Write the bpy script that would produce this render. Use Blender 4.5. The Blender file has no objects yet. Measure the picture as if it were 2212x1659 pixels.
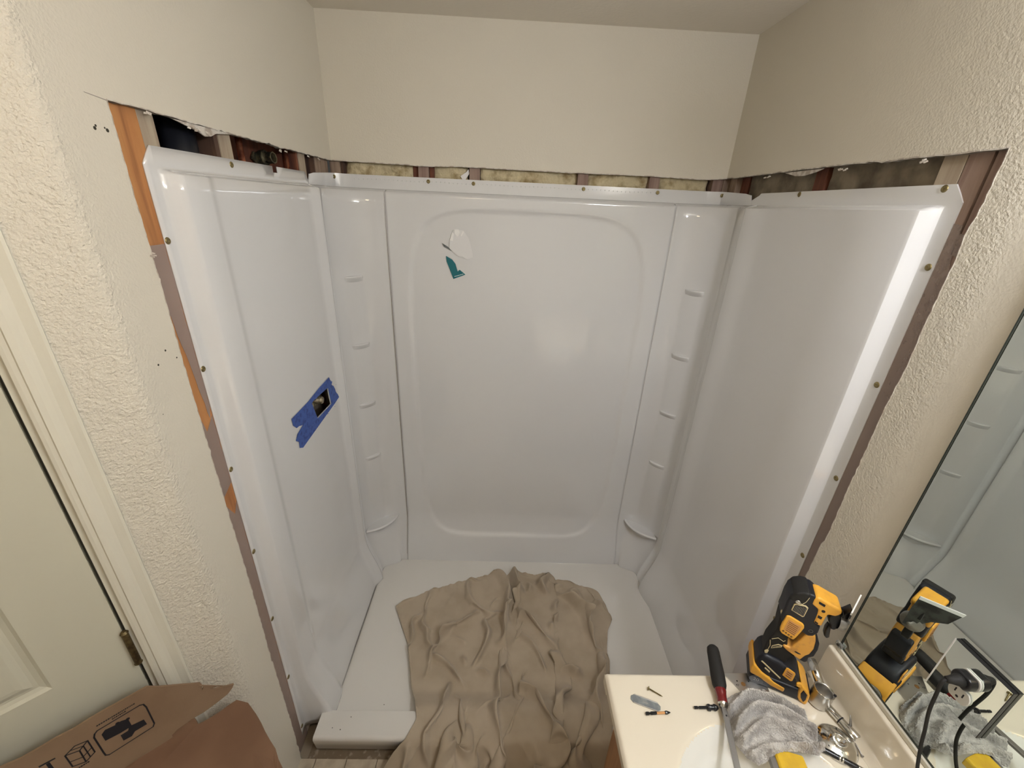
import bpy, bmesh, math, random
import numpy as np
from mathutils import Vector, Matrix, noise
random.seed(7)
C = bpy.context.scene.collection
scene = bpy.context.scene

# ------------------------------------------------------------------ camera
cam_d = bpy.data.cameras.new('camera'); cam = bpy.data.objects.new('camera', cam_d); C.objects.link(cam)
right = Vector((0.99898738, -0.011816, 0.04341188)); up = Vector((-0.03509182, 0.39921273, 0.91618653)); fwd = Vector((0.02815623, 0.91678219, -0.39839383))
cam.matrix_world = Matrix(((right.x, up.x, -fwd.x, -0.0907), (right.y, up.y, -fwd.y, -1.7682), (right.z, up.z, -fwd.z, 1.8613), (0, 0, 0, 1)))
cam_d.sensor_fit = 'HORIZONTAL'; cam_d.sensor_width = 36; cam_d.lens = 883.43 / 2212 * 36; cam_d.clip_start = 0.02
scene.camera = cam
# ------------------------------------------------------------------ world, exposure
w = bpy.data.worlds.new('world'); scene.world = w; w.use_nodes = True
w.node_tree.nodes['Background'].inputs[0].default_value = (0.75, 0.72, 0.66, 1); w.node_tree.nodes['Background'].inputs[1].default_value = 0.05
scene.view_settings.view_transform = 'Standard'; scene.view_settings.look = 'None'
scene.view_settings.exposure = 0.22; scene.view_settings.gamma = 1; scene.view_settings.use_curve_mapping = False
BULB_POWER = 78.0      # emission of the vanity bulbs
DOME_POWER = 14.0       # emission of the ceiling dome

# ------------------------------------------------------------------ materials
def mat(name, col, rough=0.5, metal=0.0, bump=None, vary=None, coat=0.0, spec=0.5, emit=None, alpha=1.0, trans=0.0, sheen=0.0, ymask=None):
    """bump = (scale, strength, distance[, detail]); vary = (scale, second colour, low, high)"""
    m = bpy.data.materials.new(name); m.use_nodes = True
    nt = m.node_tree; b = nt.nodes['Principled BSDF']
    b.inputs['Base Color'].default_value = (*col, 1); b.inputs['Roughness'].default_value = rough
    b.inputs['Metallic'].default_value = metal; b.inputs['Coat Weight'].default_value = coat
    b.inputs['Coat Roughness'].default_value = 0.04
    b.inputs['Specular IOR Level'].default_value = spec; b.inputs['Alpha'].default_value = alpha
    b.inputs['Transmission Weight'].default_value = trans; b.inputs['Sheen Weight'].default_value = sheen
    if emit: b.inputs['Emission Color'].default_value = (*emit[0], 1); b.inputs['Emission Strength'].default_value = emit[1]
    tc = nt.nodes.new('ShaderNodeTexCoord')
    geo = nt.nodes.new('ShaderNodeNewGeometry')
    if vary:
        n = nt.nodes.new('ShaderNodeTexNoise'); n.inputs['Scale'].default_value = vary[0]; n.inputs['Detail'].default_value = 5
        nt.links.new(geo.outputs['Position'], n.inputs['Vector'])
        r = nt.nodes.new('ShaderNodeMapRange'); r.inputs['From Min'].default_value = vary[2]; r.inputs['From Max'].default_value = vary[3]
        mx = nt.nodes.new('ShaderNodeMix'); mx.data_type = 'RGBA'
        mx.inputs['A'].default_value = (*col, 1); mx.inputs['B'].default_value = (*vary[1], 1)
        nt.links.new(n.outputs['Fac'], r.inputs['Value']); nt.links.new(r.outputs['Result'], mx.inputs['Factor'])
        nt.links.new(mx.outputs['Result'], b.inputs['Base Color'])
    if bump:
        prev = None
        for bp in (bump if isinstance(bump[0], tuple) else (bump,)):
            n = nt.nodes.new('ShaderNodeTexNoise'); n.inputs['Scale'].default_value = bp[0]; n.inputs['Detail'].default_value = bp[3] if len(bp) > 3 else 3
            nt.links.new(geo.outputs['Position'], n.inputs['Vector'])
            bn = nt.nodes.new('ShaderNodeBump'); bn.inputs['Strength'].default_value = bp[1]; bn.inputs['Distance'].default_value = bp[2]
            if ymask:      # relief fades along the wall where the plaster was trowelled smooth
                sp_ = nt.nodes.new('ShaderNodeSeparateXYZ'); nt.links.new(geo.outputs['Position'], sp_.inputs[0])
                cr_ = nt.nodes.new('ShaderNodeValToRGB'); mr = nt.nodes.new('ShaderNodeMapRange'); mr.inputs['From Min'].default_value = -1.5; mr.inputs['From Max'].default_value = 0
                nt.links.new(sp_.outputs['Y'], mr.inputs['Value']); nt.links.new(mr.outputs['Result'], cr_.inputs['Fac'])
                el = cr_.color_ramp.elements
                while len(el) < len(ymask): el.new(.5)
                for q_, (yy, vv) in zip(el, ymask): q_.position = (yy + 1.5) / 1.5; q_.color = (vv, vv, vv, 1)
                mu = nt.nodes.new('ShaderNodeMath'); mu.operation = 'MULTIPLY'; nt.links.new(n.outputs['Fac'], mu.inputs[0]); nt.links.new(cr_.outputs['Color'], mu.inputs[1])
                nt.links.new(mu.outputs[0], bn.inputs['Height'])
            else: nt.links.new(n.outputs['Fac'], bn.inputs['Height'])
            if prev: nt.links.new(prev.outputs['Normal'], bn.inputs['Normal'])
            nt.links.new(bn.outputs['Normal'], b.inputs['Normal']); prev = bn
    return m

def wood(name, c1, c2, scale=1.0, axis='Z', rough=0.75, c3=None):
    m = bpy.data.materials.new(name); m.use_nodes = True; nt = m.node_tree; b = nt.nodes['Principled BSDF']
    b.inputs['Roughness'].default_value = rough
    geo = nt.nodes.new('ShaderNodeNewGeometry'); mp = nt.nodes.new('ShaderNodeMapping')
    s = [55 * scale] * 3; s['XYZ'.index(axis)] = 3.5 * scale
    mp.inputs['Scale'].default_value = s
    nt.links.new(geo.outputs['Position'], mp.inputs['Vector'])
    n = nt.nodes.new('ShaderNodeTexNoise'); n.inputs['Scale'].default_value = 1.0; n.inputs['Detail'].default_value = 6; n.inputs['Distortion'].default_value = 0.8
    nt.links.new(mp.outputs['Vector'], n.inputs['Vector'])
    cr = nt.nodes.new('ShaderNodeValToRGB'); cr.color_ramp.elements[0].position = .35; cr.color_ramp.elements[1].position = .68
    cr.color_ramp.elements[0].color = (*c2, 1); cr.color_ramp.elements[1].color = (*c1, 1)
    if c3: e = cr.color_ramp.elements.new(.52); e.color = (*c3, 1)
    nt.links.new(n.outputs['Fac'], cr.inputs['Fac']); nt.links.new(cr.outputs['Color'], b.inputs['Base Color'])
    bn = nt.nodes.new('ShaderNodeBump'); bn.inputs['Strength'].default_value = .3; bn.inputs['Distance'].default_value = .002
    nt.links.new(n.outputs['Fac'], bn.inputs['Height']); nt.links.new(bn.outputs['Normal'], b.inputs['Normal'])
    return m

M = {}
PAINT = (0.665, 0.62, 0.525)
M['wall'] = mat('wall_paint', PAINT, .55, bump=((170, .4, .002, 3), (60, .15, .003, 2)), spec=.35)
M['wall_smooth'] = mat('wall_paint_smooth', PAINT, .6, bump=((120, .16, .002, 3), (14, .15, .004, 2)), spec=.3)
M['wall_rough'] = mat('wall_paint_rough', PAINT, .42, bump=((210, 1.0, .0034, 3), (85, .7, .004, 2)), spec=.45)
M['wall_r'] = mat('wall_paint_right', PAINT, .5, bump=((210, 1.0, .0024, 3), (85, .55, .003, 2)), spec=.4, ymask=[(-1.14, .12), (-1.06, .25), (-1.02, 1), (-.93, .8), (-.70, .15), (-.3, .1)])
M['wall_l'] = mat('wall_paint_left', PAINT, .5, bump=((210, .9, .0022, 3), (85, .45, .003, 2)), spec=.4, ymask=[(-1.05, .8), (-.99, .3), (-.9, .18), (-.3, .12)])
M['ceiling'] = mat('ceiling_paint', (.76, .71, .62), .7, bump=((90, .2, .003, 3),), spec=.25)
M['trim'] = mat('trim_paint', (.66, .63, .53), .38, bump=(9, .05, .004))
M['door'] = mat('door_paint', (.55, .53, .43), .42, bump=(16, .05, .003))
M['gypsum'] = mat('torn_gypsum', (.62, .58, .52), .9, bump=(300, .6, .002), vary=(60, (.42, .36, .30), .45, .6))
M['acrylic'] = mat('white_acrylic', (.70, .70, .70), .10, coat=1.0, bump=((3.2, .26, .012, 2), (11, .10, .003, 2)))
M['pan'] = mat('pan_acrylic', (.70, .68, .64), .2, coat=.5, bump=((5, .1, .006, 2),), vary=(500, (.60, .58, .53), .66, .74))
M['seam'] = mat('seam_dark', (.30, .27, .23), .7)  # dark colour of the panel joints and the saw slit
M['stud'] = wood('stud_wood', (.36, .27, .20), (.21, .14, .10))
M['stud_tan'] = wood('tan_stud_wood', (.42, .35, .26), (.30, .23, .17))
M['stud_orange'] = wood('orange_stud_wood', (.50, .23, .08), (.30, .12, .045), .7, c3=(.44, .19, .065))
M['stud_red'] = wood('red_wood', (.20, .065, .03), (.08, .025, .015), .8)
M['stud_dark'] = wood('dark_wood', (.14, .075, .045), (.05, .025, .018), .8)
M['stud_pink'] = wood('pinkish_wood', (.33, .235, .19), (.22, .14, .11), .9)
M['kraft'] = mat('kraft_face', (.27, .225, .16), .85, bump=(18, .6, .01), vary=(14, (.11, .085, .06), .4, .65))
M['glasswool'] = mat('glass_wool', (.66, .57, .37), .95, bump=((45, .9, .01, 6), (200, .6, .003, 4)), vary=(26, (.36, .27, .14), .48, .70))
M['abs'] = mat('black_abs', (.012, .013, .018), .35, bump=(60, .15, .002))
M['copper'] = mat('copper', (.62, .24, .13), .35, .9, bump=(30, .1, .002), vary=(40, (.3, .1, .06), .45, .6))
M['oldbrass'] = mat('tarnished_brass', (.20, .17, .10), .5, .8, bump=(80, .5, .002), vary=(60, (.06, .06, .045), .4, .6))
M['film'] = mat('poly_film', (.45, .36, .32), .3, alpha=.45, bump=(24, .6, .004))
M['valvebrass'] = mat('valve_brass', (.42, .36, .25), .45, .6, bump=(90, .4, .002), vary=(70, (.20, .17, .11), .45, .6))
M['darksteel'] = mat('dark_blade_steel', (.07, .075, .075), .35, .7, vary=(50, (.03, .03, .032), .4, .6))
M['screw'] = mat('zinc_screw', (.26, .21, .10), .4, .9)
M['screw_dark'] = mat('screw_recess', (.03, .025, .015), .7)
M['mirror'] = mat('mirror_silver', (.80, .85, .80), .0, 1.0, spec=.5)
M['mirror_edge'] = mat('mirror_edge', (.05, .06, .05), .2, .3)
M['marble'] = mat('cultured_marble', (.80, .73, .60), .12, coat=.5, bump=(6, .03, .003), vary=(3, (.77, .70, .57), .4, .6))
M['bowl'] = mat('white_bowl', (.80, .79, .74), .1, coat=.6)
M['cab'] = wood('oak_cabinet', (.40, .20, .085), (.27, .125, .05), .6, rough=.5)
M['canvas'] = mat('drop_cloth_canvas', (.44, .365, .275), .92, bump=((1100, .35, .0006, 2), (30, .25, .003, 4)), sheen=.15, vary=(9, (.385, .315, .23), .40, .64))
M['terry'] = mat('terry_cloth', (.60, .57, .53), .97, bump=((420, .9, .003, 3), (60, .5, .005, 4)), sheen=.5, vary=(38, (.36, .335, .31), .42, .62))
M['tile'] = mat('floor_tile', (.50, .43, .33), .45, bump=(30, .2, .002), vary=(22, (.38, .31, .23), .4, .65))
M['grout'] = mat('grout', (.26, .21, .15), .9)
M['subfloor'] = mat('bare_subfloor', (.17, .125, .08), .9, bump=(70, .6, .003), vary=(40, (.38, .32, .25), .55, .72))
M['card'] = mat('cardboard', (.25, .165, .10), .85, bump=((200, .15, .001),), vary=(8, (.215, .135, .08), .4, .65))
M['card_in'] = mat('cardboard_inside', (.165, .09, .05), .88, bump=((40, .15, .002),), vary=(7, (.135, .07, .038), .4, .65))
M['ink'] = mat('black_ink', (.008, .008, .012), .7)
M['tape'] = mat('blue_masking_tape', (.045, .10, .36), .65, bump=(180, .5, .002), vary=(70, (.028, .06, .24), .5, .62))
M['teal'] = mat('teal_label', (.004, .14, .17), .45)
M['paper'] = mat('torn_label_paper', (.86, .85, .83), .75, bump=(90, .6, .003))
M['greyprint'] = mat('grey_print', (.12, .13, .13), .6)
M['white'] = mat('white_print', (.8, .8, .78), .5)
M['yellow'] = mat('tool_yellow', (.80, .40, .045), .42, bump=(90, .2, .001), vary=(35, (.68, .33, .05), .5, .7))
M['gearcase'] = mat('gear_case_yellow', (.72, .36, .06), .45, bump=(60, .2, .001), vary=(28, (.42, .20, .07), .5, .66))
M['black'] = mat('tool_black', (.006, .007, .013), .5, bump=(50, .1, .001))
M['rubber'] = mat('black_rubber', (.010, .009, .008), .72, bump=(260, .3, .001))
M['label_o'] = mat('orange_label', (.62, .30, .10), .45)
M['label_p'] = mat('label_print', (.18, .085, .02), .5)
M['pale'] = mat('pale_outline', (.62, .52, .30), .5)
M['steel'] = mat('brushed_steel', (.55, .54, .52), .32, 1.0, bump=(90, .1, .001))
M['grey_steel'] = mat('dull_steel', (.33, .32, .31), .42, .9, bump=(40, .15, .001))
M['chrome'] = mat('chrome', (.68, .68, .66), .13, 1.0)
M['galv'] = mat('galvanised_steel', (.38, .41, .42), .45, .8, vary=(60, (.28, .31, .33), .4, .6))
M['red'] = mat('red_plastic', (.16, .008, .010), .25, coat=.4)
M['ymet'] = mat('yellow_painted', (.72, .46, .03), .4, vary=(30, (.62, .38, .03), .5, .65))
M['blackplastic'] = mat('black_plastic', (.010, .010, .012), .3)
M['hinge'] = mat('aged_brass_hinge', (.20, .15, .07), .5, .8, vary=(60, (.09, .065, .035), .4, .6))
M['bulb'] = mat('lit_bulb', (1, 1, 1), .3, emit=((.92, .945, 1.0), BULB_POWER))
M['dome'] = mat('lit_dome_glass', (1, 1, 1), .3, emit=((1.0, .74, .46), DOME_POWER))
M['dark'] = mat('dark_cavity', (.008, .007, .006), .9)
M['vinyl'] = mat('white_plate', (.62, .61, .56), .3)

# ------------------------------------------------------------------ object helpers
WL = {}                      # world location of every object
def wloc(o): return WL.get(o.name, Vector((0, 0, 0)))
def thing(name, label, cat, loc=(0, 0, 0), group=None):
    o = bpy.data.objects.new(name, None); C.objects.link(o); o.empty_display_size = .05
    o.location = loc; WL[o.name] = Vector(loc)
    o['label'] = label; o['category'] = cat
    if group: o['group'] = group
    return o
def tag(o, label, cat, group=None):
    o['label'] = label; o['category'] = cat
    if group: o['group'] = group
    return o
def setting(name):
    o = bpy.data.objects.new(name, None); C.objects.link(o); WL[o.name] = Vector((0, 0, 0)); o['kind'] = 'structure'; return o

class MB:
    def __init__(s): s.v = []; s.f = []
    def add(s, vs, fs):
        n = len(s.v); s.v += [tuple(map(float, v)) for v in vs]; s.f += [tuple(i + n for i in f) for f in fs]; return s
    def box(s, a, b, R=None, o=(0, 0, 0)):
        x0, y0, z0 = a; x1, y1, z1 = b
        vs = [Vector(p) for p in ((x0, y0, z0), (x1, y0, z0), (x1, y1, z0), (x0, y1, z0), (x0, y0, z1), (x1, y0, z1), (x1, y1, z1), (x0, y1, z1))]
        if R is not None: vs = [R @ v + Vector(o) for v in vs]
        return s.add(vs, [(0, 3, 2, 1), (4, 5, 6, 7), (0, 1, 5, 4), (1, 2, 6, 5), (2, 3, 7, 6), (3, 0, 4, 7)])
    def prism(s, poly, fn, d0, d1):
        """poly in 2-D, fn(a, b, d) -> 3-D"""
        n = len(poly); vs = [fn(a, b, d0) for a, b in poly] + [fn(a, b, d1) for a, b in poly]
        fs = [tuple(range(n)), tuple(range(2 * n - 1, n - 1, -1))] + [(i, i + n, (i + 1) % n + n, (i + 1) % n) for i in range(n)]
        return s.add(vs, fs)
    def tube(s, pts, r, n=12, cap=True):
        pts = [Vector(p) for p in pts]; rs = r if isinstance(r, (list, tuple)) else [r] * len(pts)
        vs = []; nrm = None
        for i, p in enumerate(pts):
            t = (pts[min(i + 1, len(pts) - 1)] - pts[max(i - 1, 0)]).normalized()
            if nrm is None: nrm = t.orthogonal().normalized()
            nrm = (nrm - t * nrm.dot(t)).normalized(); bn = t.cross(nrm)
            vs += [p + (nrm * math.cos(2 * math.pi * k / n) + bn * math.sin(2 * math.pi * k / n)) * rs[i] for k in range(n)]
        fs = [(i * n + k, i * n + (k + 1) % n, (i + 1) * n + (k + 1) % n, (i + 1) * n + k) for i in range(len(pts) - 1) for k in range(n)]
        if cap: fs += [tuple(range(n - 1, -1, -1)), tuple((len(pts) - 1) * n + k for k in range(n))]
        return s.add(vs, fs)
    def lathe(s, prof, o, axis=(0, 0, 1), n=32, cap=False):
        """prof = [(radius, height)]"""
        ax = Vector(axis).normalized(); u = ax.orthogonal().normalized(); w_ = ax.cross(u); o = Vector(o)
        vs = [o + ax * h + (u * math.cos(2 * math.pi * k / n) + w_ * math.sin(2 * math.pi * k / n)) * r for r, h in prof for k in range(n)]
        fs = [(i * n + k, i * n + (k + 1) % n, (i + 1) * n + (k + 1) % n, (i + 1) * n + k) for i in range(len(prof) - 1) for k in range(n)]
        if cap: fs += [tuple(range(n - 1, -1, -1)), tuple((len(prof) - 1) * n + k for k in range(n))]
        return s.add(vs, fs)
    def grid(s, rows):
        m = len(rows[0]); vs = [p for r in rows for p in r]
        return s.add(vs, [(i * m + j, i * m + j + 1, (i + 1) * m + j + 1, (i + 1) * m + j) for i in range(len(rows) - 1) for j in range(m - 1)])
    def build(s, name, m, parent=None, bevel=0, seg=2, smooth=False, solid=0, flip=False, sub=0, keep=False):
        me = bpy.data.meshes.new(name)
        V = np.array(s.v); c = Vector(((V.min(0) + V.max(0)) / 2).tolist())
        me.from_pydata([tuple(Vector(v) - c) for v in s.v], [], s.f if not flip else [f[::-1] for f in s.f]); me.update()
        if not keep:
            bm = bmesh.new(); bm.from_mesh(me); bmesh.ops.recalc_face_normals(bm, faces=bm.faces); bm.to_mesh(me); bm.free()
        ms = m if isinstance(m, (list, tuple)) else [m]
        for x in ms: me.materials.append(M[x])
        o = bpy.data.objects.new(name, me); C.objects.link(o)
        WL[o.name] = c; o.parent = parent; o.location = c - (wloc(parent) if parent else Vector((0, 0, 0)))
        if bevel:
            b = o.modifiers.new('bevel', 'BEVEL'); b.width = bevel; b.segments = seg; b.limit_method = 'ANGLE'; b.angle_limit = math.radians(35)
        if solid:
            b = o.modifiers.new('solid', 'SOLIDIFY'); b.thickness = solid; b.offset = -1
        if sub:
            b = o.modifiers.new('sub', 'SUBSURF'); b.levels = sub; b.render_levels = sub
        if smooth or bevel or sub:
            for p in me.polygons: p.use_smooth = True
            if bevel:
                b = o.modifiers.new('wn', 'WEIGHTED_NORMAL'); b.keep_sharp = True
        return o

def jag(pts, step=.012, amp=.0018, seed=0, skip=()):
    """ragged version of a polyline (kept closed by the caller)"""
    rnd = random.Random(seed); out = []
    for i in range(len(pts) - 1):
        a = Vector(pts[i]); b = Vector(pts[i + 1]); L = (b - a).length; n = max(1, int(L / step)) if i not in skip else 1
        d = (b - a).normalized(); q = Vector((-d.y, d.x))
        for k in range(n):
            e = 0 if k == 0 else rnd.uniform(-amp, amp) * (3 if rnd.random() < .06 else 1)
            out.append(tuple(a + (b - a) * k / n + q * e))
    out.append(tuple(pts[-1])); return out
def smooth01(t): t = max(0.0, min(1.0, t)); return t * t * (3 - 2 * t)

W = 0.762; H = 2.442; ZC = 1.990
# ================================================================== SETTING
# ---- floor with 11 cm tiles near the shower
floor = MB().box((-1.7, -3.1, -.06), (.9, .12, -.004)).build('floor', 'grout'); floor['kind'] = 'structure'
tile_mesh = None; k = 0
for i in range(-1, 8):
    for j in range(6):
        x0 = -.709 + i * .11; y1 = -.945 - j * .11
        o = MB().box((x0 + .001, y1 - .109, -.004), (x0 + .109, y1, .001)).build('tile', 'tile', floor, bevel=.0015)
        if tile_mesh is None: tile_mesh = o.data
        else: old = o.data; o.data = tile_mesh; bpy.data.meshes.remove(old)
MB().box((-1.6, -3.0, -.004), (.76, -.945 - .66, .0005)).build('tile_field', 'tile', floor)
o = MB().grid([[(x, y, -.002 + .004 * noise.noise(Vector((x * 40, y * 40, 0)))) for x in np.linspace(-.74, .74, 120)] for y in np.linspace(-.952, -.90, 8)]).build('subfloor_strip', 'subfloor', floor)
o['label'] = 'bare dirty strip of subfloor in front of the threshold'
# ---- ceiling
ceiling = MB().box((-1.7, -3.1, H), (.9, .12, H + .05)).build('ceiling', 'ceiling'); ceiling['kind'] = 'structure'
# ---- back wall (drywall above the cut)
XL, XR = -W - .0127, W + .0127
wb = setting('wall_back')
cut = jag([(XR, 1.995), (.70, 1.988), (.635, 1.987), (.453, 1.990), (.092, 1.988), (-.263, 1.990), (-.43, 1.985), (-.466, 1.987), (-.615, 1.989), (XL, 1.990)], .015, .0009, 3)
MB().prism(cut + [(XL, H), (XR, H)], lambda a, b, d: (a, d, b), 0, .0127).build('drywall', 'wall', wb)
MB().prism(cut + [(p[0], p[1] + .003) for p in cut[::-1]], lambda a, b, d: (a, d, b), -.0006, .0132).build('cut_edge', 'gypsum', wb)
# ---- left wall with the opening, rounded corner and the diagonal wall
wl = setting('wall_left')
YB = -1.05
cutL = jag([(.0, 1.990), (-.066, 1.990), (-.394, 1.990), (-.612, 1.991), (-.767, 1.993), (-.882, 1.995), (-.9465, 1.994), (-.948, 1.871), (-.948, 1.611), (-.949, 1.356), (-.944, .857), (-.947, .629), (-.943, .299), (-.944, 0)], .012, .0012, 5)
MB().prism(cutL + [(YB, 0), (YB, H), (0, H)], lambda a, b, d: (-d, a, b), W, W + .0127).build('drywall', 'wall_l', wl)
MB().prism(cutL + [(p[0] - (.0015 if p[0] < -.93 else 0), p[1] + (.002 if p[1] > 1.98 else 0)) for p in cutL[::-1]], lambda a, b, d: (-d, a, b), W - .0006, W + .0132).build('cut_edge', 'gypsum', wl)
mb = MB(); mb.prism([(-.9465, 1.994), (-.9868, 1.9975), (-.9866, 1.9966), (-.9465, 1.9925)], lambda a, b, d: (-d, a, b), W - .0004, W + .002)
mb.build('saw_slit', 'seam', wl)
mb = MB()
for (y, z, r) in ((-.987, 1.948, .003), (-.984, 1.952, .002), (-.964, 1.948, .0032), (-.968, 1.951, .0016), (-.984, 1.567, .0022), (-.962, 1.544, .0018), (-1.01, 1.546, .0022), (-1.035, 1.45, .001)):
    mb.lathe([(0, .0006), (r * .7, .0005), (r, 0)], (-W, y, z), (1, 0, 0), 7)
mb.build('nail_hole', 'screw_dark', wl)
for nm, y, z in (('patch', -.965, 1.10), ('patch', -.955, 1.70)):
    MB().lathe([(0, .0012), (.006, .001), (.010, 0)], (-W, y, z), (1, 0, 0), 9).build('paint_blister', 'wall', wl, smooth=True)
# torn paper tufts on the cut edges
def tufts(parent, pts, seed, plane):
    rnd = random.Random(seed)
    for (a, b) in pts:
        m_ = MB()
        for _ in range(3):
            da = rnd.uniform(-.006, .006); db = rnd.uniform(-.004, .002); l = rnd.uniform(.004, .010)
            m_.add([plane(a + da, b + db, 0), plane(a + da + l, b + db - .002, -.002), plane(a + da + l * .5, b + db - l * .7, -.003), plane(a + da - .001, b + db - .003, .001)], [(0, 1, 2, 3)])
        m_.build('torn_paper', 'gypsum', parent, solid=.0006)
tufts(wl, [(-.76, 1.988), (-.74, 1.985), (-.71, 1.984), (-.39, 1.986), (-.36, 1.986), (-.2, 1.987), (-.12, 1.988), (-.948, 1.75), (-.87, 1.992)], 4, lambda a, b, d: (-W + .001 - d, a, b))
o = MB().prism([(-.80, 1.992), (-.74, 1.992), (-.60, 1.992), (-.67, 1.984), (-.69, 1.976), (-.71, 1.973), (-.73, 1.980), (-.755, 1.984)], lambda a, b, d: (-d, a, b), W + .001, W + .004).build('torn_paper', 'gypsum', wl)
# rounded outside corner + diagonal wall with the door
A45 = math.radians(45); DN = Vector((math.cos(A45), -math.sin(A45), 0)); DD = Vector((-math.sin(A45), -math.cos(A45), 0)); P0 = Vector((-W, -1.065, 0))
def dw(s_, off, z): return tuple(P0 + DD * s_ + DN * off + Vector((0, 0, z)))
wd = setting('wall_diagonal')
r = .036; pl = []
cx, cy = -W - r, YB                           # fillet from the left wall plane to the 45 degree plane
for k in range(1, 9):
    a = -k * A45 / 8; pl.append((cx + r * math.cos(a), cy + r * math.sin(a)))
q = P0 + DD * .115
zs = np.linspace(0, H, 3)
path = [(-W, YB + .002)] + pl + [(q.x, q.y)]
# shift the path so that the diagonal part lies in the DW plane
last = Vector((pl[-1][0], pl[-1][1], 0)); off = (last - P0).dot(DN)
path = [(-W, YB)] + [(p[0] , p[1]) for p in pl] + [(q.x + DN.x * off, q.y + DN.y * off)]
MB().grid([[(x, y, z) for x, y in path] for z in zs]).build('drywall', 'wall_rough', wd, smooth=True, keep=True, flip=True)
DOFF = off
def dq(s_, o_, z): return dw(s_, o_ + DOFF, z)
def dbox(mb, s0, s1, o0, o1, z0, z1): return mb.add([dq(a, b, c) for c in (z0, z1) for a, b in ((s0, o0), (s1, o0), (s1, o1), (s0, o1))], [(0, 1, 2, 3), (4, 7, 6, 5), (0, 4, 5, 1), (1, 5, 6, 2), (2, 6, 7, 3), (3, 7, 4, 0)])
dbox(MB(), .115, .90, -.012, 0, 2.07, H).build('drywall', 'wall_rough', wd)
dbox(MB(), .90, 1.16, -.012, 0, 0, H).build('drywall', 'wall_rough', wd)
# ---- door casing (trim) and door
tr = setting('trim_1')
prof = [(.086, .000), (.086, .011), (.090, .0125), (.096, .0115), (.104, .0105), (.110, .012), (.118, .0145), (.126, .0155), (.128, .012), (.134, .0115), (.139, .010), (.141, .004), (.141, -.012)]
MB().prism(prof, lambda a, b, d: dq(a, b, d), 0, 2.09).build('casing', 'trim', tr)
MB().prism([(1.018 - a, b) for a, b in prof][::-1], lambda a, b, d: dq(a, b, d), 0, 2.09).build('casing', 'trim', tr)
dbox(MB(), .086, .932, .0, .015, 2.035, 2.095).build('casing', 'trim', tr, bevel=.003)
dbox(MB(), .1405, .1500, -.10, -.003, 0, 2.03).build('jamb', 'trim', tr, bevel=.001)
dbox(MB(), .868, .878, -.10, -.003, 0, 2.03).build('jamb', 'trim', tr, bevel=.001)
door = setting('door_1')
S0, S1 = .1555, .865
xs_ = [S0, .276, .292, .305, .47, .483, .499, .521, .537, .55, .715, .728, .744, S1]
mb = MB()
dbox(mb, S0, S1, -.042, -.012, .01, 2.025)
def panel(mb, s0, s1, z0, z1):
    b0 = [(s0, z0), (s1, z0), (s1, z1), (s0, z1)]
    def ring(i, o): return [dq(s + (i if s == s0 else -i), o, z + (i if z == z0 else -i)) for s, z in b0]
    rings = [ring(0, -.004), ring(.006, -.0085), ring(.014, -.011), ring(.020, -.0105), ring(.030, -.0065), ring(.038, -.0055)]
    vs = [p for r_ in rings for p in r_]; fs = [(i * 4 + k, i * 4 + (k + 1) % 4, (i + 1) * 4 + (k + 1) % 4, (i + 1) * 4 + k) for i in range(5) for k in range(4)]
    fs.append(tuple(20 + k for k in range(4))); mb.add(vs, fs)
pz = [(.24, .78), (.945, 1.56), (1.68, 1.90)]; px_ = [(.272, .475), (.546, .749)]
zsplit = [.01, .24, .78, .945, 1.56, 1.68, 1.90, 2.025]; ssplit = [S0, .272, .475, .546, .749, S1]
for i in range(len(ssplit) - 1):
    for j in range(len(zsplit) - 1):
        if i in (1, 3) and j in (1, 3, 5): continue
        mb.add([dq(ssplit[i], -.004, zsplit[j]), dq(ssplit[i + 1], -.004, zsplit[j]), dq(ssplit[i + 1], -.004, zsplit[j + 1]), dq(ssplit[i], -.004, zsplit[j + 1])], [(0, 1, 2, 3)])
for s_ in (S0, S1): mb.add([dq(s_, -.012, .01), dq(s_, -.004, .01), dq(s_, -.004, 2.025), dq(s_, -.012, 2.025)], [(0, 1, 2, 3)])
mb.build('door_leaf', 'door', door)
for a, b in px_:
    for c_, d_ in pz:
        mb = MB(); panel(mb, a, b, c_, d_); mb.build('door_panel', 'door', door)
for zc in (.95, .25, 1.80):
    h_ = MB(); h_.tube([dq(.153, .0035, zc - .048), dq(.153, .0035, zc + .048)], .0062, 14)
    h_.tube([dq(.153, .0035, zc - .052), dq(.153, .0035, zc - .048)], [.004, .0075], 14).tube([dq(.153, .0035, zc + .048), dq(.153, .0035, zc + .053)], [.0075, .004], 14)
    hh = h_.build('hinge', 'hinge', door); hh['label'] = 'aged brass hinge barrel'
MB().lathe([(.0, .06), (.02, .06), (.027, .045), (.02, .03), (.011, .022), (.011, .006), (.03, .004), (.03, 0)], dq(.80, -.004, .96), DN, 24).build('door_knob', 'hinge', door, smooth=True)
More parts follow.
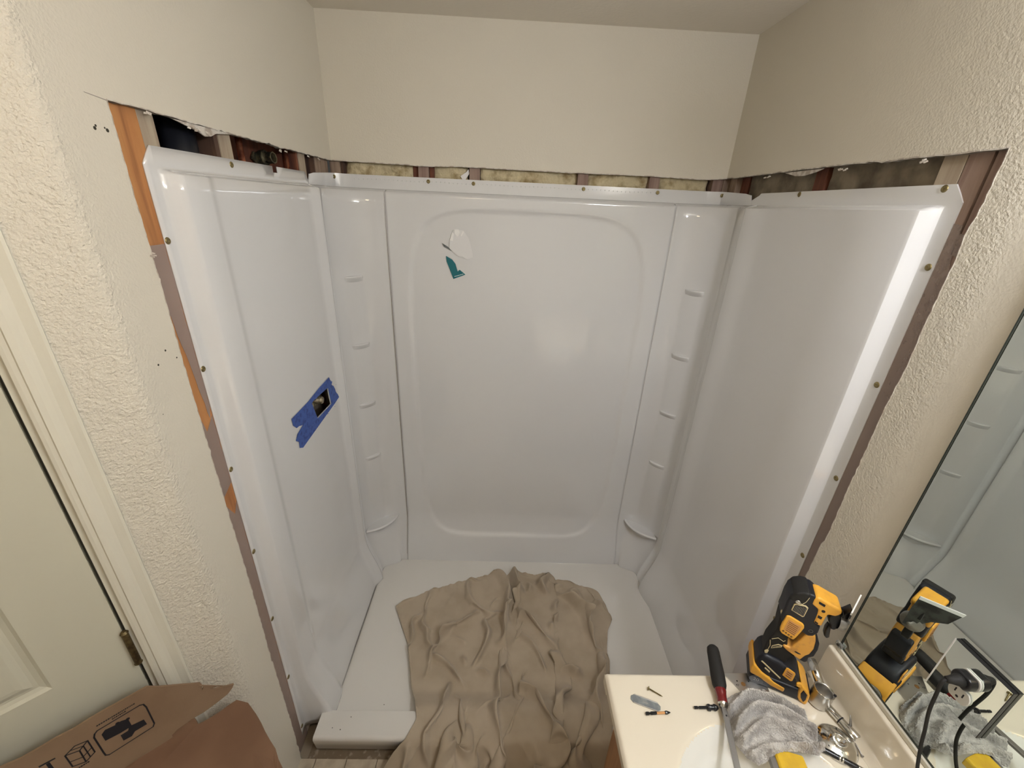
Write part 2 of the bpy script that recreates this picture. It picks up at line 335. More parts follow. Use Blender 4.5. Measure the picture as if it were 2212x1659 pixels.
# ---- right wall
wr = setting('wall_right')
YM = -3.0
cutR = jag([(.0, 1.995), (-.103, 1.993), (-.249, 1.994), (-.476, 1.994), (-.644, 1.993), (-.772, 1.991), (-.875, 1.988), (-.978, 1.989), (-.976, 1.881), (-.970, 1.847), (-.974, 1.807), (-.972, 1.68), (-.974, 1.60), (-.969, 1.50), (-.968, 1.262), (-.970, 1.131), (-.964, 1.09), (-.961, .947), (-.962, .6), (-.962, 0)], .012, .0013, 8)
MB().prism(cutR + [(-1.04, 0), (-1.04, H), (0, H)], lambda a, b, d: (d, a, b), W, W + .0127).build('drywall', 'wall_r', wr)
MB().prism(cutR + [(p[0] - (.0015 if p[0] < -.95 else 0), p[1] + (.003 if p[1] > 1.98 else 0)) for p in cutR[::-1]], lambda a, b, d: (d, a, b), W - .0006, W + .0132).build('cut_edge', 'gypsum', wr)
MB().box((W, YM, 0), (W + .0127, -1.04, H)).build('drywall', 'wall_r', wr)
tufts(wr, [(-.62, 1.988), (-.60, 1.989), (-.83, 1.986), (-.29, 1.991), (-.27, 1.990)], 9, lambda a, b, d: (W - .001 + d, a, b))
MB().prism([(-.36, 1.992), (-.53, 1.991), (-.50, 1.984), (-.455, 1.978), (-.415, 1.980)], lambda a, b, d: (d, a, b), W + .001, W + .004).build('torn_paper', 'gypsum', wr)
# ---- the rest of the room behind the camera
e = Vector(dq(1.16, 0, 0)); YF = -3.0
ws = MB().box((e.x - .02, YF, 0), (e.x, e.y + .01, H)).build('wall_side', 'wall_smooth'); ws['kind'] = 'structure'
wf = MB().box((e.x - .02, YF - .02, 0), (W + .02, YF, H)).build('wall_front', 'wall_smooth'); wf['kind'] = 'structure'

# ================================================================== FRAMING (parts of the walls)
FX = W + .0132
def stud(parent, a, b, m, nm='stud'): return MB().box(a, b).build(nm, m, parent, bevel=.0012)
D = .089
# left wall studs
stud(wl, (-FX - D, -.990, 0), (-FX, -.8745, H), 'stud_orange')
stud(wl, (-FX - D, -.8735, 0), (-FX - .0005, -.8350, H), 'stud_tan')
stud(wl, (-FX - D, -.643, 0), (-FX, -.5985, H), 'stud_tan')
stud(wl, (-FX - D, -.2385, 0), (-FX, -.196, H), 'stud_tan')
stud(wl, (-FX - D, -.112, 0), (-FX, -.0655, H), 'stud')
stud(wl, (-FX - D, -.064, 0), (-FX, -.005, H), 'stud')
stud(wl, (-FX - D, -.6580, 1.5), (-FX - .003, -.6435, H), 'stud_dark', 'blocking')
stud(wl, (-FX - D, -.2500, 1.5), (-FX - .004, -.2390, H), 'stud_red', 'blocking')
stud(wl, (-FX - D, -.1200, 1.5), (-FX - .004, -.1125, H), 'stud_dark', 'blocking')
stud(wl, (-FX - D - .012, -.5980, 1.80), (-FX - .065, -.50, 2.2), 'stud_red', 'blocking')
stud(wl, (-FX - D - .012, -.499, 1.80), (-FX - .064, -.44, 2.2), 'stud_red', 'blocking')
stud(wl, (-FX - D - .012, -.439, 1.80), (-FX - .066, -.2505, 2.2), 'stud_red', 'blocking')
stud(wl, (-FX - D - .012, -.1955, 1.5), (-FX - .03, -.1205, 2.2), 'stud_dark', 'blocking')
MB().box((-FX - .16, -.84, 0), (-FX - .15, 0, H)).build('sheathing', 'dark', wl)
# back wall studs
for x0, x1, m_ in ((-.775, -.736, 'stud'), (-.437, -.397, 'stud_pink'), (-.240, -.199, 'stud_pink'), (.183, .224, 'stud_pink'), (.465, .506, 'stud_pink'), (.716, .757, 'stud_pink'), (.7585, .80, 'stud')):
    stud(wb, (x0, .0135, 0), (x1, .0135 + D, H), m_)
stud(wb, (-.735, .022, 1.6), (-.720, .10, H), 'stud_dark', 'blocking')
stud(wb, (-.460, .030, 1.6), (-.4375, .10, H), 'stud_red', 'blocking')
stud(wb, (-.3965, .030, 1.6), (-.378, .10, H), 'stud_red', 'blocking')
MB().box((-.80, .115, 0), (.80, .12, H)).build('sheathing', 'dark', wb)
def batt(parent, fn, a0, a1, z0, z1, seed, m_='glasswool', amp=.012, nx=None):
    nx = nx or max(6, int((a1 - a0) / .006)); nz = int((z1 - z0) / .006)
    rows = []
    for j in range(nz + 1):
        z = z0 + (z1 - z0) * j / nz; row = []
        for i in range(nx + 1):
            t = i / nx; a = a0 + (a1 - a0) * t
            e = min(1, min(t, 1 - t) * (a1 - a0) / .02)
            d = .010 * (1 - math.sqrt(max(0, e))) - amp * noise.noise(Vector((a * 16 + seed, z * 13, seed))) - amp * .5 * noise.noise(Vector((a * 50, z * 60 + seed, 2)))
            row.append(fn(a, d, z))
        rows.append(row)
    o = MB().grid(rows).build('insulation_batt', m_, parent, smooth=True); return o
bk = lambda a, d, z: (a, .030 + d, z)
for k_, (a0, a1) in enumerate(((-.722, -.460), (-.378, -.246), (-.197, .183), (.2245, .4645), (.5065, .708))):
    batt(wb, bk, a0, a1, 1.88, 2.06, k_ * 7.3)
o = MB().prism([(-.262, 1.94), (-.240, 1.97), (-.244, 1.985), (-.252, 1.975), (-.275, 1.96)], lambda a, b, d: (a, d, b), .020, .021).build('torn_paper', 'paper', wb)
# right wall studs
stud(wr, (FX, -.055, 0), (FX + D, -.008, H), 'stud')
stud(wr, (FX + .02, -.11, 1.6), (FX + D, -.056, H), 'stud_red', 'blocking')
stud(wr, (FX + .014, -.515, 0), (FX + D, -.470, H), 'stud_red')
stud(wr, (FX, -.900, 0), (FX + D, -.8530, H), 'stud_tan')
stud(wr, (FX, -.9455, 0), (FX + .10, -.9015, H), 'stud_pink')
stud(wr, (FX, -.999, 0), (FX + .10, -.9510, H), 'stud_pink')
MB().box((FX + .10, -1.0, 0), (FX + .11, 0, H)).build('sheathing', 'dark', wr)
rk = lambda a, d, z: (FX + .018 + d, a, z)
batt(wr, rk, -.470, -.11, 1.88, 2.06, 41, 'kraft', .004)
batt(wr, rk, -.853, -.515, 1.88, 2.06, 57, 'kraft', .004)
# poly film stapled over the outer studs
def film(parent, poly, plane):
    o = MB().prism(jag(poly + [poly[0]], .02, .0016, len(poly))[:-1], plane, 0, .0004).build('vapour_film', 'film', parent); return o
fl = lambda a, b, d: (-FX + .001 + d, a, b)
film(wl, [(-.948, 1.762), (-.8955, 1.762), (-.8955, 1.40), (-.905, 1.37), (-.915, 1.47), (-.930, 1.60), (-.935, 1.64), (-.948, 1.68)], fl)
film(wl, [(-.9475, 1.46), (-.925, 1.345), (-.897, 1.375), (-.8955, 1.18), (-.93, 1.16), (-.945, 1.25)], fl)
film(wl, [(-.945, 1.16), (-.912, 1.09), (-.8955, 1.12), (-.8955, .14), (-.868, .12), (-.868, .0), (-.944, .0), (-.946, .9)], fl)
fr = lambda a, b, d: (FX - .001 - d, a, b)
film(wr, [(-.948, 1.865), (-.925, 1.868), (-.926, 1.2), (-.926, .4), (-.962, .4), (-.966, 1.2), (-.972, 1.72), (-.955, 1.80)], fr)
film(wr, [(-.978, 1.845), (-.950, 1.850), (-.950, 1.812), (-.973, 1.805)], fr)
# plumbing
o = MB().tube([(-.826, -.708, .9), (-.826, -.708, 2.40)], .034, 28).build('drain_pipe', 'abs', None, smooth=True)
tag(o, 'thick black plastic drain pipe in the left wall cavity behind the cut drywall', 'pipe')
for yy, lb in ((-.500, 'thin copper pipe between the studs, left of the brass fitting'), (-.250, 'thin copper pipe between the studs, right of the brass fitting, nearer the back corner')):
    o = MB().tube([(-.812, yy, .8), (-.812, yy, 2.42)], .0085, 14).build('copper_pipe', 'copper', None, smooth=True); tag(o, lb, 'pipe', 'copper pipes in the left wall')
ft = thing('shower_arm_elbow', 'tarnished brass shower-arm fitting on wood blocking in the left wall gap', 'fitting', (-.83, -.36, 1.96))
MB().lathe([(.019, -.012), (.022, -.010), (.022, .004), (.016, .006), (.013, .012), (.016, .014), (.0165, .030), (.0125, .030), (.0115, .006), (0, .006)], (-.822, -.362, 1.962), (1, -.15, .05), 8).build('socket', 'oldbrass', ft, bevel=.0008)
MB().tube([(-.836, -.362, 1.960), (-.836, -.362, 1.86)], [.013, .011], 14).build('riser', 'oldbrass', ft, smooth=True)
MB().prism([(-.412, 1.955), (-.398, 1.975), (-.375, 1.972), (-.335, 1.972), (-.322, 1.958), (-.335, 1.945), (-.39, 1.943)], lambda a, b, d: (-.838 + d, a, b), 0, .006).build('mounting_ear', 'oldbrass', ft, bevel=.001)

# ================================================================== SHOWER SURROUND
sur = thing('shower_surround', 'glossy white moulded shower wall surround screwed to the studs, with recessed back panel', 'shower', (0, 0, 0))
def inset(z): return .068 * smooth01((.34 - z) / .30)
def crest(z): return -.004 * smooth01((z - .3) / .3)
def side_panel(sg, yf, ych, notches, ytop_end, label):
    """sg -1 left, +1 right; yf = front flange edge"""
    d = yf
    prof = [(.772, d), (.772, d + .012), (.772, d + .026), (.7705, d + .030), (.764, d + .036), (.750, d + .044), (.7430, d + .049), (.7405, d + .056)]
    if sg < 0: prof += [(.7405, -.80), (.7405, -.772), (.7412, -.766), (.7430, -.758), (.7450, -.750), (.7464, -.742), (.7470, -.734)]
    prof += [(.747, -.70), (.7475, -.62)]
    ys = sorted(set([-.55, -.48, -.42, -.36, -.33, -.30, -.28, -.26, ytop_end[0] - .0005, ytop_end[0], ytop_end[1]] + [n for nt in notches for n in nt[0]]))
    YE = -.240 if sg > 0 else -.208       # the rear edge stands proud of the corner unit and rolls back into it
    prof += [(.7478 - .0165 * smooth01((y - YE + (.12 if sg > 0 else .052)) / (.11 if sg > 0 else .045)), y) for y in ys + [-.245, -.25, -.23, -.225] if y < YE - .012] + [(.7312, YE - .010), (.7312, YE - .006), (.7322, YE - .002), (.7350, YE + .0005), (.740, YE + .0015), (.7480, YE + .002)]
    prof = sorted(prof, key=lambda p: p[1]) + [(.7485, -.19)]
    prof = sorted(prof, key=lambda p: p[1])
    zs = list(np.linspace(.045, .34, 12)) + list(np.linspace(.45, 1.86, 14)) + [1.889, 1.894, 1.8975, 1.900, 1.904, 1.9375]
    rows = []
    for z in zs:
        row = []
        for k, (x, y) in enumerate(prof):
            xx = x; f = smooth01((.772 - x) / .03)
            if z > 1.889:
                t = smooth01((z - 1.889) / .011); xx = x + (.772 - x) * t
            xx -= inset(z) * f
            zz = z
            if z == 1.9375:
                if k == 0: zz = 1.905
                elif k == 1: zz = 1.921
                for (na, nb, nc, nd), nz in notches:
                    if na < y < nd or y in (nb, nc): zz = nz if nb <= y <= nc else zz
                if y > ytop_end[0]: zz = 1.9375 + (ytop_end[2] - 1.9375) * min(1, (y - ytop_end[0]) / (ytop_end[1] - ytop_end[0]))
                if y >= ytop_end[1]: zz = ytop_end[2]
            if z == 1.904 and k == 0: zz = 1.9035
            row.append((sg * xx, y, max(zz, z if z < 1.93 else 1.9045)))
        rows.append(row)
    o = MB().grid(rows).build('side_panel', 'acrylic', sur, smooth=True, solid=.003)
    # face normals toward the alcove
    me = o.data
    if sum(p.normal.x * p.area for p in me.polygons) * (-sg) < 0: me.flip_normals()
    for p in me.polygons:
        cz = sum((me.vertices[i].co.z for i in p.vertices)) / len(p.vertices) + o.location.z
    b = o.modifiers.new('es', 'EDGE_SPLIT'); b.split_angle = math.radians(24)
    o['label'] = label
    return o
pL = side_panel(-1, -.8945, 0, [((-.4252, -.425, -.399, -.3988), 1.921)], (-.2155, -.198, 1.905), 'left side panel with a stepped front rib and a notch in its top flange')
pR = side_panel(1, -.930, 0, [], (-.2450, -.219, 1.914), 'right side panel with a bright raised front edge')
# back panel with the large rounded recess
ix = .010
def fre(x, z):
    zz = (z - 1.02) / .81; hw = .500 - .018 * (1 - smooth01((z - .3) / 1.2))
    # top edge is gently arched
    zz = (z - 1.026 - .012 * (x / .5) ** 2 * -1) / .822
    return (abs((x - .006) / hw) ** 6.2 + abs(zz) ** 6.2) ** (1 / 6.2)
nx, nz = 130, 230; rows = []
xs = np.linspace(-.5650, .5770, nx); zsb = list(np.linspace(.045, 1.888, nz)) + [1.893, 1.8975, 1.9010]
for z in zsb:
    row = []
    for x in xs:
        f = fre(x, z); d = .0085 * smooth01((1.0 - f) / .022) - .0035 * smooth01((1.0 - f) / .55)
        y = -.022 + d
        if z > 1.888: y += (.0045 + .022) * smooth01((z - 1.888) / .013)
        y -= inset(z) * 1.0
        y += .0012 * noise.noise(Vector((x * 3, z * 2.5, 3)))
        row.append((x, y, z))
    rows.append(row)
pB = MB().grid(rows).build('back_panel', 'acrylic', sur, smooth=True, solid=.003)
if sum(p.normal.y * p.area for p in pB.data.polygons) > 0: pB.data.flip_normals()
pB['label'] = 'wide back panel with a large rounded rectangular recess'
# corner units
def corner(sg, xseam, label):
    R = .150; rows = []
    zs = list(np.linspace(.045, .34, 12)) + list(np.linspace(.40, 1.56, 30)) + [1.566, 1.569, 1.572, 1.575] + list(np.linspace(1.60, 1.888, 8)) + [1.893, 1.8975, 1.9010]
    for z in zs:
        i = inset(z); row = []
        cx = .747 - R; cy = -.022 - R
        YE = -.238 if sg > 0 else -.206
        pts = [(.7470, YE + .001), (.7470, (YE - .172) / 2), (.7470, -.172)]
        facet = smooth01((1.573 - z) / .004) * smooth01((z - .30) / .1) * .9
        for k in range(25):
            a = math.pi / 2 * k / 24; px = cx + R * math.cos(a); py = cy + R * math.sin(a)
            # flat pilaster in the middle of the cove below the first ledge
            u = (math.cos(a - math.pi / 4)); hf = math.cos(math.radians(14.5))
            if u > hf:
                s_ = hf / u; nxp = cx + R * math.cos(a) * s_; nyp = cy + R * math.sin(a) * s_
                px += (nxp - .0014 - px) * facet; py += (nyp - .0014 - py) * facet
            pts.append((px, py))
        pts += [(.59, -.0225), (abs(xseam) + .004, -.0225), (abs(xseam) - .003, -.0210)]
        for x, y in pts:
            if z > 1.888:
                t = smooth01((z - 1.888) / .013); x += (.772 - .747) * t * (1 if y < -.03 else smooth01((x - .6) / .15)); y += .0265 * t * (1 if x > .6 and y > -.1 else smooth01((y + .172) / .15))
            row.append((sg * (x - i * (smooth01((x - .58) / .10))), y - i * smooth01((y + .172) / .14), z))
        rows.append(row)
    o = MB().grid(rows).build('corner_panel', 'acrylic', sur, smooth=True, solid=.003)
    me = o.data
    if sum((p.normal.x * (-sg) - p.normal.y) * p.area for p in me.polygons) < 0: me.flip_normals()
    o['label'] = label
    dg = Vector((-sg, -1, 0)).normalized(); tg = Vector((1, -sg, 0)).normalized()
    cc = Vector((sg * (.747 - R), -.022 - R, 0)); base = cc - dg * (R * .966)
    for zl in (1.573, 1.288, 1.003, .720):
        mb = MB(); rows = []
        top = []; n = 16
        for k in range(n + 1):
            t = -1 + 2 * k / n; w_ = .040 * t; dep = .0135 * (1 - t * t) ** .6 + .0002
            top.append((w_, dep))
        rows = []
        for (f, dz) in ((-.25, .001), (.80, .001), (.96, -.0008), (1.0, -.003), (.93, -.006), (.60, -.012), (.12, -.024), (-.25, -.030)):
            rows.append([tuple(base + tg * w_ + dg * (dep * f + (-.001 if f > 0 else -.003)) + Vector((0, 0, zl + dz))) for w_, dep in top])
        mb.grid(rows).build('ledge', 'acrylic', o, smooth=True)
    # quarter-round corner shelf
    z0 = .322; prof = [(sg * .748, -.010)] ; n = 18; edge = []
    A = Vector((sg * .740, -.166, 0)); B = Vector((sg * .608, -.020, 0)); mid = Vector((sg * .618, -.128, 0))
    for k in range(n + 1):
        t = k / n; edge.append(A * (1 - t) ** 2 + mid * 2 * t * (1 - t) + B * t * t)
    cn = Vector((sg * .752, -.012, 0)); mb = MB(); rows = []
    for (f, dz) in ((.0, -.002), (.85, -.003), (.93, .001), (.975, .0015), (1.0, -.002), (.99, -.008), (.93, -.014), (.80, -.024), (.70, -.04), (.62, -.065), (.56, -.10), (.52, -.15)):
        rows.append([tuple(cn + (p - cn) * f + Vector((0, 0, z0 + dz))) for p in edge])
    s_ = mb.grid(rows).build('corner_shelf', 'acrylic', o, smooth=True)
    return o
cL = corner(-1, -.568, 'left corner unit with four small ledges and a corner shelf')
cR = corner(1, .580, 'right corner unit with four small ledges and a corner shelf')
# visible gap at the left seam, hairline at the right
for x0, wd_, z0, z1 in ((-.5665, .0028, .10, 1.895), (.5785, .0008, .30, 1.895)):
    rows = []
    for k in range(60):
        z = z0 + (z1 - z0) * k / 59; t = k / 59; ww = wd_ * min(1, .25 + 2.4 * min(t * 1.6 + .1, 1 - t * .97)) * (1 if x0 < 0 else 1)
        y = -.0255 - inset(z) * .98
        rows.append([(x0 - ww * .5, y, z), (x0 + ww * .5, y, z)])
    o = MB().grid(rows).build('panel_seam', 'seam', sur); o['label'] = 'dark joint line'
# top flange of the back and corner panels
pathf = [(-.7715, -.1965), (-.7715, -.1845), (-.7715, -.150), (-.7705, -.09), (-.764, -.05), (-.748, -.018), (-.722, -.001), (-.69, .0045), (-.60, .0045)]
pathf = pathf + [(x, .0045) for x in np.linspace(-.5, .5, 12)] + [(-x, y) for x, y in pathf[::-1]]
rows = []
for j, z in enumerate((1.9005, 1.902, 1.948)):
    row = []
    for k, (x, y) in enumerate(pathf):
        n = len(pathf); zz = z; drop = 0
        if j == 2:
            dd = min(k, n - 1 - k); drop = (.0405, .015, .009, .005, .002)[dd] if dd < 5 else 0
            if dd == 0 and False: pass
        row.append((x, y, zz - drop))
    rows.append(row)
fl_ = MB().grid(rows).build('top_flange', 'acrylic', sur, smooth=True, solid=.003); fl_.modifiers.new('es', 'EDGE_SPLIT').split_angle = math.radians(24)
if sum(p.normal.y * p.area for p in fl_.data.polygons) > 0: fl_.data.flip_normals()
mb = MB(); x = -.73
while x < .50:
    mb.lathe([(0, .0012), (.0014, .0009), (.0022, 0)], (x, .0042, 1.9335 + .0012 * math.sin(x * 30)), (0, -1, 0), 6); x += .0165
o = mb.build('embossed_dots', 'acrylic', fl_); o['kind'] = 'stuff'
# screws
def screw(parent, p, ax):
    ax = Vector(ax); mb = MB()
    mb.lathe([(0, .0006), (.0016, .0006), (.0020, .0022), (.0056, .0019), (.0068, .0009), (.0072, 0)], p, ax, 16)
    s = mb.build('screw', 'screw', parent, smooth=True)
for z in (.087, .371, .657, .934, 1.213, 1.489, 1.767): screw(pL, (-.772, -.8875, z), (1, 0, 0))
screw(pL, (-.772, -.620, 1.925), (1, 0, 0))
for y, z in ((-.447, 1.930), (-.884, 1.930), (-.919, 1.784), (-.9185, 1.522), (-.9185, 1.262), (-.9185, 1.0), (-.9185, .741), (-.9185, .46)): screw(pR, (.772, y, z), (-1, 0, 0))
for x in (-.750, -.398, -.223, .208, .502, .748): screw(fl_, (x, .0043 if abs(x) < .7 else .004 - (abs(x) - .72) * .9, 1.935), (0, -1, 0))
# valve opening: black cavity piece behind the tape is real depth seen through the cut-out
# (the opening is cut with a boolean on the left panel)
hole = MB().prism([(-.338, 1.195), (-.330, 1.125), (-.455, 1.128), (-.478, 1.200), (-.466, 1.204), (-.345, 1.199)], lambda a, b, d: (-.80 + d, a, b), 0, .12)
hm = bpy.data.meshes.new('cutter'); hm.from_pydata(hole.v, [], hole.f)
bmx = bmesh.new(); bmx.from_mesh(hm); bmesh.ops.recalc_face_normals(bmx, faces=bmx.faces); bmx.to_mesh(hm); bmx.free()
def cut_hole(o):
    dg = bpy.context.evaluated_depsgraph_get
    hob = bpy.data.objects.new('cutter', hm); C.objects.link(hob)
    b = o.modifiers.new('hole', 'BOOLEAN'); b.operation = 'DIFFERENCE'; b.object = hob; b.solver = 'EXACT'
    bpy.context.view_layer.update()
    ev = o.evaluated_get(dg()); me = bpy.data.meshes.new_from_object(ev)
    o.modifiers.clear(); old = o.data; o.data = me; bpy.data.meshes.remove(old); bpy.data.objects.remove(hob)
cut_hole(pL)

# ================================================================== SHOWER PAN
pan = thing('shower_pan', 'white shower pan with rounded floor edge and low front threshold', 'shower pan', (0, -.5, 0))
def rrect(x0, x1, y0, y1, r, n=8):
    out = []
    for cx, cy, a0 in ((x1 - r, y1 - r, 0), (x0 + r, y1 - r, 90)):
        for k in range(n + 1):
            a = math.radians(a0 + 90 * k / n); out.append((cx + r * math.cos(a), cy + r * math.sin(a)))
    return [(x1, y0)] + out + [(x0, y0)]
rows = []
base = rrect(-.690, .700, -.845, -.070, .055)
cxm, cym = .005, -.45
def shrink(poly, d):
    P = rrect(-.690 + d, .700 - d, -.845, -.070 - d, max(.01, .055 - d)); return P
for d, z in ((-.065, .040), (-.004, .044), (0.0, .046), (.001, .052), (.004, .057), (.009, .060), (.016, .061), (.03, .0605), (.10, .058), (.25, .054), (.34, .052)):
    P = shrink(base, d); rows.append([(x, y, z) for x, y in P])
mb = MB().grid(rows); n0 = len(rows[0]); mb.f.append(tuple((len(rows) - 1) * n0 + k for k in range(n0)))
mb.build('pan_floor', 'pan', pan, smooth=True)
rows = []
for y, z in ((-.839, .050), (-.840, .094), (-.842, .099), (-.846, .1005), (-.88, .1015), (-.9185, .1025), (-.9215, .1035), (-.928, .1025), (-.9325, .099), (-.9345, .093), (-.9345, .088), (-.925, .022), (-.921, .018), (-.90, .018)):
    rows.append([(x, y, z) for x in (-.712, -.700, -.35, 0, .35, .700, .712)])
mb = MB().grid(rows)
th_ = mb.build('threshold', 'pan', pan, smooth=True); th_.modifiers.new('es', 'EDGE_SPLIT').split_angle = math.radians(38)
mb = MB().lathe([(.0, .0605), (.035, .0602), (.040, .0615), (.045, .0595)], (-.05, -.46, -.001), (0, 0, 1), 28); mb.build('drain_cover', 'chrome', pan, smooth=True)
for x, y, r in ((-.60, -.865, .0016), (-.625, -.905, .0018), (-.655, -.90, .0015), (-.50, -.80, .0016)):
    MB().lathe([(0, .001), (r, .0006), (r, 0)], (x, y, .1022 if y < -.84 else .060), (0, 0, 1), 7).build('grit_speck', 'screw_dark', pan)

# ---- valve in the opening and the masking tape around it
vl = thing('shower_valve', 'brass shower valve body seen in the taped diamond-shaped opening', 'valve', (-.80, -.40, 1.16))
MB().lathe([(0, .03), (.012, .03), (.015, .024), (.015, 0), (.022, -.004), (.022, -.03)], (-.784, -.378, 1.164), (1, 0, 0), 12).build('valve_stem', 'valvebrass', vl, smooth=True)
MB().lathe([(0, .012), (.016, .012), (.020, .006), (.020, -.03)], (-.786, -.420, 1.152), (1, .3, -.2), 8).build('valve_cap', 'valvebrass', vl, bevel=.001)
MB().tube([(-.795, -.45, 1.165), (-.788, -.37, 1.148), (-.795, -.32, 1.15)], .011, 12).build('valve_body', 'valvebrass', vl, smooth=True)
MB().lathe([(0, .01), (.010, .01), (.013, .004), (.013, -.02)], (-.78, -.392, 1.180), (1, 0, .3), 6).build('valve_screw', 'grey_steel', vl, bevel=.001)
tp = lambda a, b, d: (-.7468 + d, a, b)
outer = [(-.317, 1.232), (-.309, 1.213), (-.295, 1.205), (-.305, 1.196), (-.292, 1.184), (-.288, 1.175), (-.291, 1.187), (-.279, 1.165), (-.276, 1.150), (-.262, 1.136), (-.253, 1.118), (-.300, 1.112), (-.42, 1.102), (-.585, 1.087), (-.604, 1.098), (-.602, 1.120), (-.619, 1.134), (-.602, 1.150), (-.560, 1.160), (-.586, 1.170), (-.600, 1.171), (-.618, 1.190), (-.62, 1.215), (-.50, 1.218), (-.41, 1.228)]
inner = [(-.338, 1.195), (-.330, 1.125), (-.455, 1.128), (-.478, 1.200), (-.466, 1.204), (-.345, 1.199)]
# ring of tape between outer outline and the opening
bmt = bmesh.new()
vo = [bmt.verts.new(tp(a, b, .0006)) for a, b in outer]; vi = [bmt.verts.new(tp(a, b, .0006)) for a, b in inner]
eo = [bmt.edges.new((vo[i], vo[(i + 1) % len(vo)])) for i in range(len(vo))]; ei = [bmt.edges.new((vi[i], vi[(i + 1) % len(vi)])) for i in range(len(vi))]
bmesh.ops.triangle_fill(bmt, edges=eo + ei, use_beauty=True, use_dissolve=False)
mb = MB(); bmt.verts.index_update()
mb.add([tuple(v.co) for v in bmt.verts], [tuple(v.index for v in f.verts) for f in bmt.faces]); bmt.free()
o = mb.build('masking_tape', 'tape', None, solid=.0005); tag(o, 'torn blue masking tape strips around the valve opening on the left shower panel', 'tape')
rnd = random.Random(3); M['ink_blue'] = mat('blue_print', (.015, .035, .17), .6)
for _ in range(46):
    a = rnd.uniform(-.60, -.27); b = rnd.uniform(1.098, 1.222)
    if -.49 < a < -.32 and 1.115 < b < 1.212: continue
    if b > 1.212 + .02 * (a + .6) or b < 1.092 + .035 * (a + .6) or (a > -.30 and (b > 1.185 or b < 1.125)) or (a < -.55 and 1.135 < b < 1.172): continue
    l = rnd.uniform(.006, .016); MB().add([tp(a, b, .0016), tp(a + .003, b, .0016), tp(a + .003 + l * .8, b - l * .35, .0016), tp(a + l * .8, b - l * .35, .0016)], [(0, 1, 2, 3)]).build('tape_print', 'ink_blue', o)
# ---- label remnants on the back panel
YBK = -.0176
bp_ = lambda a, b, d: (a, YBK - .0003 - d, b)
o = MB().prism([(-.332, 1.663), (-.307, 1.649), (-.294, 1.633), (-.285, 1.602), (-.277, 1.610), (-.253, 1.591), (-.303, 1.571), (-.325, 1.628), (-.330, 1.641)], bp_, 0, .0008).build('label_scrap', 'teal'); tag(o, 'torn teal scrap of product label stuck on the shower back panel', 'label')
mb = MB()
for k in range(9):
    t0 = (-.298 + k * .0042, 1.580 + k * .00135); mb.prism([(t0[0], t0[1]), (t0[0] + .0028, t0[1] + .0009), (t0[0] + .0022, t0[1] + .0036), (t0[0] - .0006, t0[1] + .0027)], bp_, .0008, .0011)
mb.build('lettering', 'white', o)
o = MB().prism([(-.347, 1.712), (-.340, 1.708), (-.322, 1.698), (-.307, 1.682), (-.322, 1.690), (-.340, 1.699)], bp_, 0, .0007).build('label_scrap', 'greyprint'); tag(o, 'thin dark grey sliver of label above the teal scrap', 'label')
wl_ = jag([(-.300, 1.768), (-.262, 1.764), (-.240, 1.735), (-.226, 1.690), (-.222, 1.662), (-.245, 1.652), (-.285, 1.664), (-.318, 1.690), (-.318, 1.722), (-.308, 1.745)], .01, .0016, 2)
o = thing('label_residue', 'whitish torn paper layer of a peeled label above the teal scrap', 'label', (-.27, YBK, 1.7))
M['paper_thin'] = mat('thin_paper', (.73, .725, .72), .6, bump=(120, .4, .002))
MB().prism(wl_, bp_, 0, .0004).build('paper_layer', 'paper_thin', o)
MB().prism([(-.296, 1.765), (-.280, 1.767), (-.274, 1.756), (-.279, 1.742), (-.286, 1.738), (-.297, 1.751)], bp_, .0004, .003).build('paper_flap', 'paper', o, bevel=.0006)
MB().prism([(-.262, 1.762), (-.258, 1.756), (-.267, 1.740), (-.273, 1.744)], bp_, .0004, .004).build('paper_flap', 'paper', o, bevel=.0006)
MB().prism([(-.306, 1.755), (-.299, 1.750), (-.303, 1.722), (-.316, 1.724)], bp_, .0004, .0025).build('paper_flap', 'paper', o, bevel=.0006)

# ================================================================== LIGHTS (fixtures outside the frame)
vb = thing('vanity_light', 'bar light with four round bulbs above the mirror, outside the frame', 'lamp', (W - .03, -1.75, 2.14))
MB().box((W - .035, -2.10, 2.09), (W - .002, -1.38, 2.19)).build('mounting_bar', 'chrome', vb, bevel=.006)
for y in (-1.47, -1.65, -1.83, -2.01):
    MB().lathe([(.022, 0), (.022, .03), (.017, .034)], (W - .035, y, 2.14), (-1, 0, 0), 18).build('socket', 'chrome', vb, smooth=True)
    MB().lathe([(.0, .132), (.018, .130), (.034, .120), (.045, .103), (.0475, .085), (.044, .066), (.033, .048), (.017, .034)], (W - .035, y, 2.14), (-1, 0, 0), 24).build('bulb', 'bulb', vb, smooth=True)
dm = thing('ceiling_lamp', 'round flush dome lamp on the ceiling, outside the frame', 'lamp', (-.36, -1.80, H))
MB().lathe([(.0, -.012), (.155, -.012), (.16, -.006), (.16, 0)], (-.36, -1.80, H), (0, 0, 1), 32).build('lamp_base', 'white', dm, smooth=True)
MB().lathe([(.0, -.095), (.05, -.09), (.10, -.072), (.135, -.04), (.145, -.012)], (-.36, -1.80, H), (0, 0, 1), 32).build('glass_dome', 'dome', dm, smooth=True)

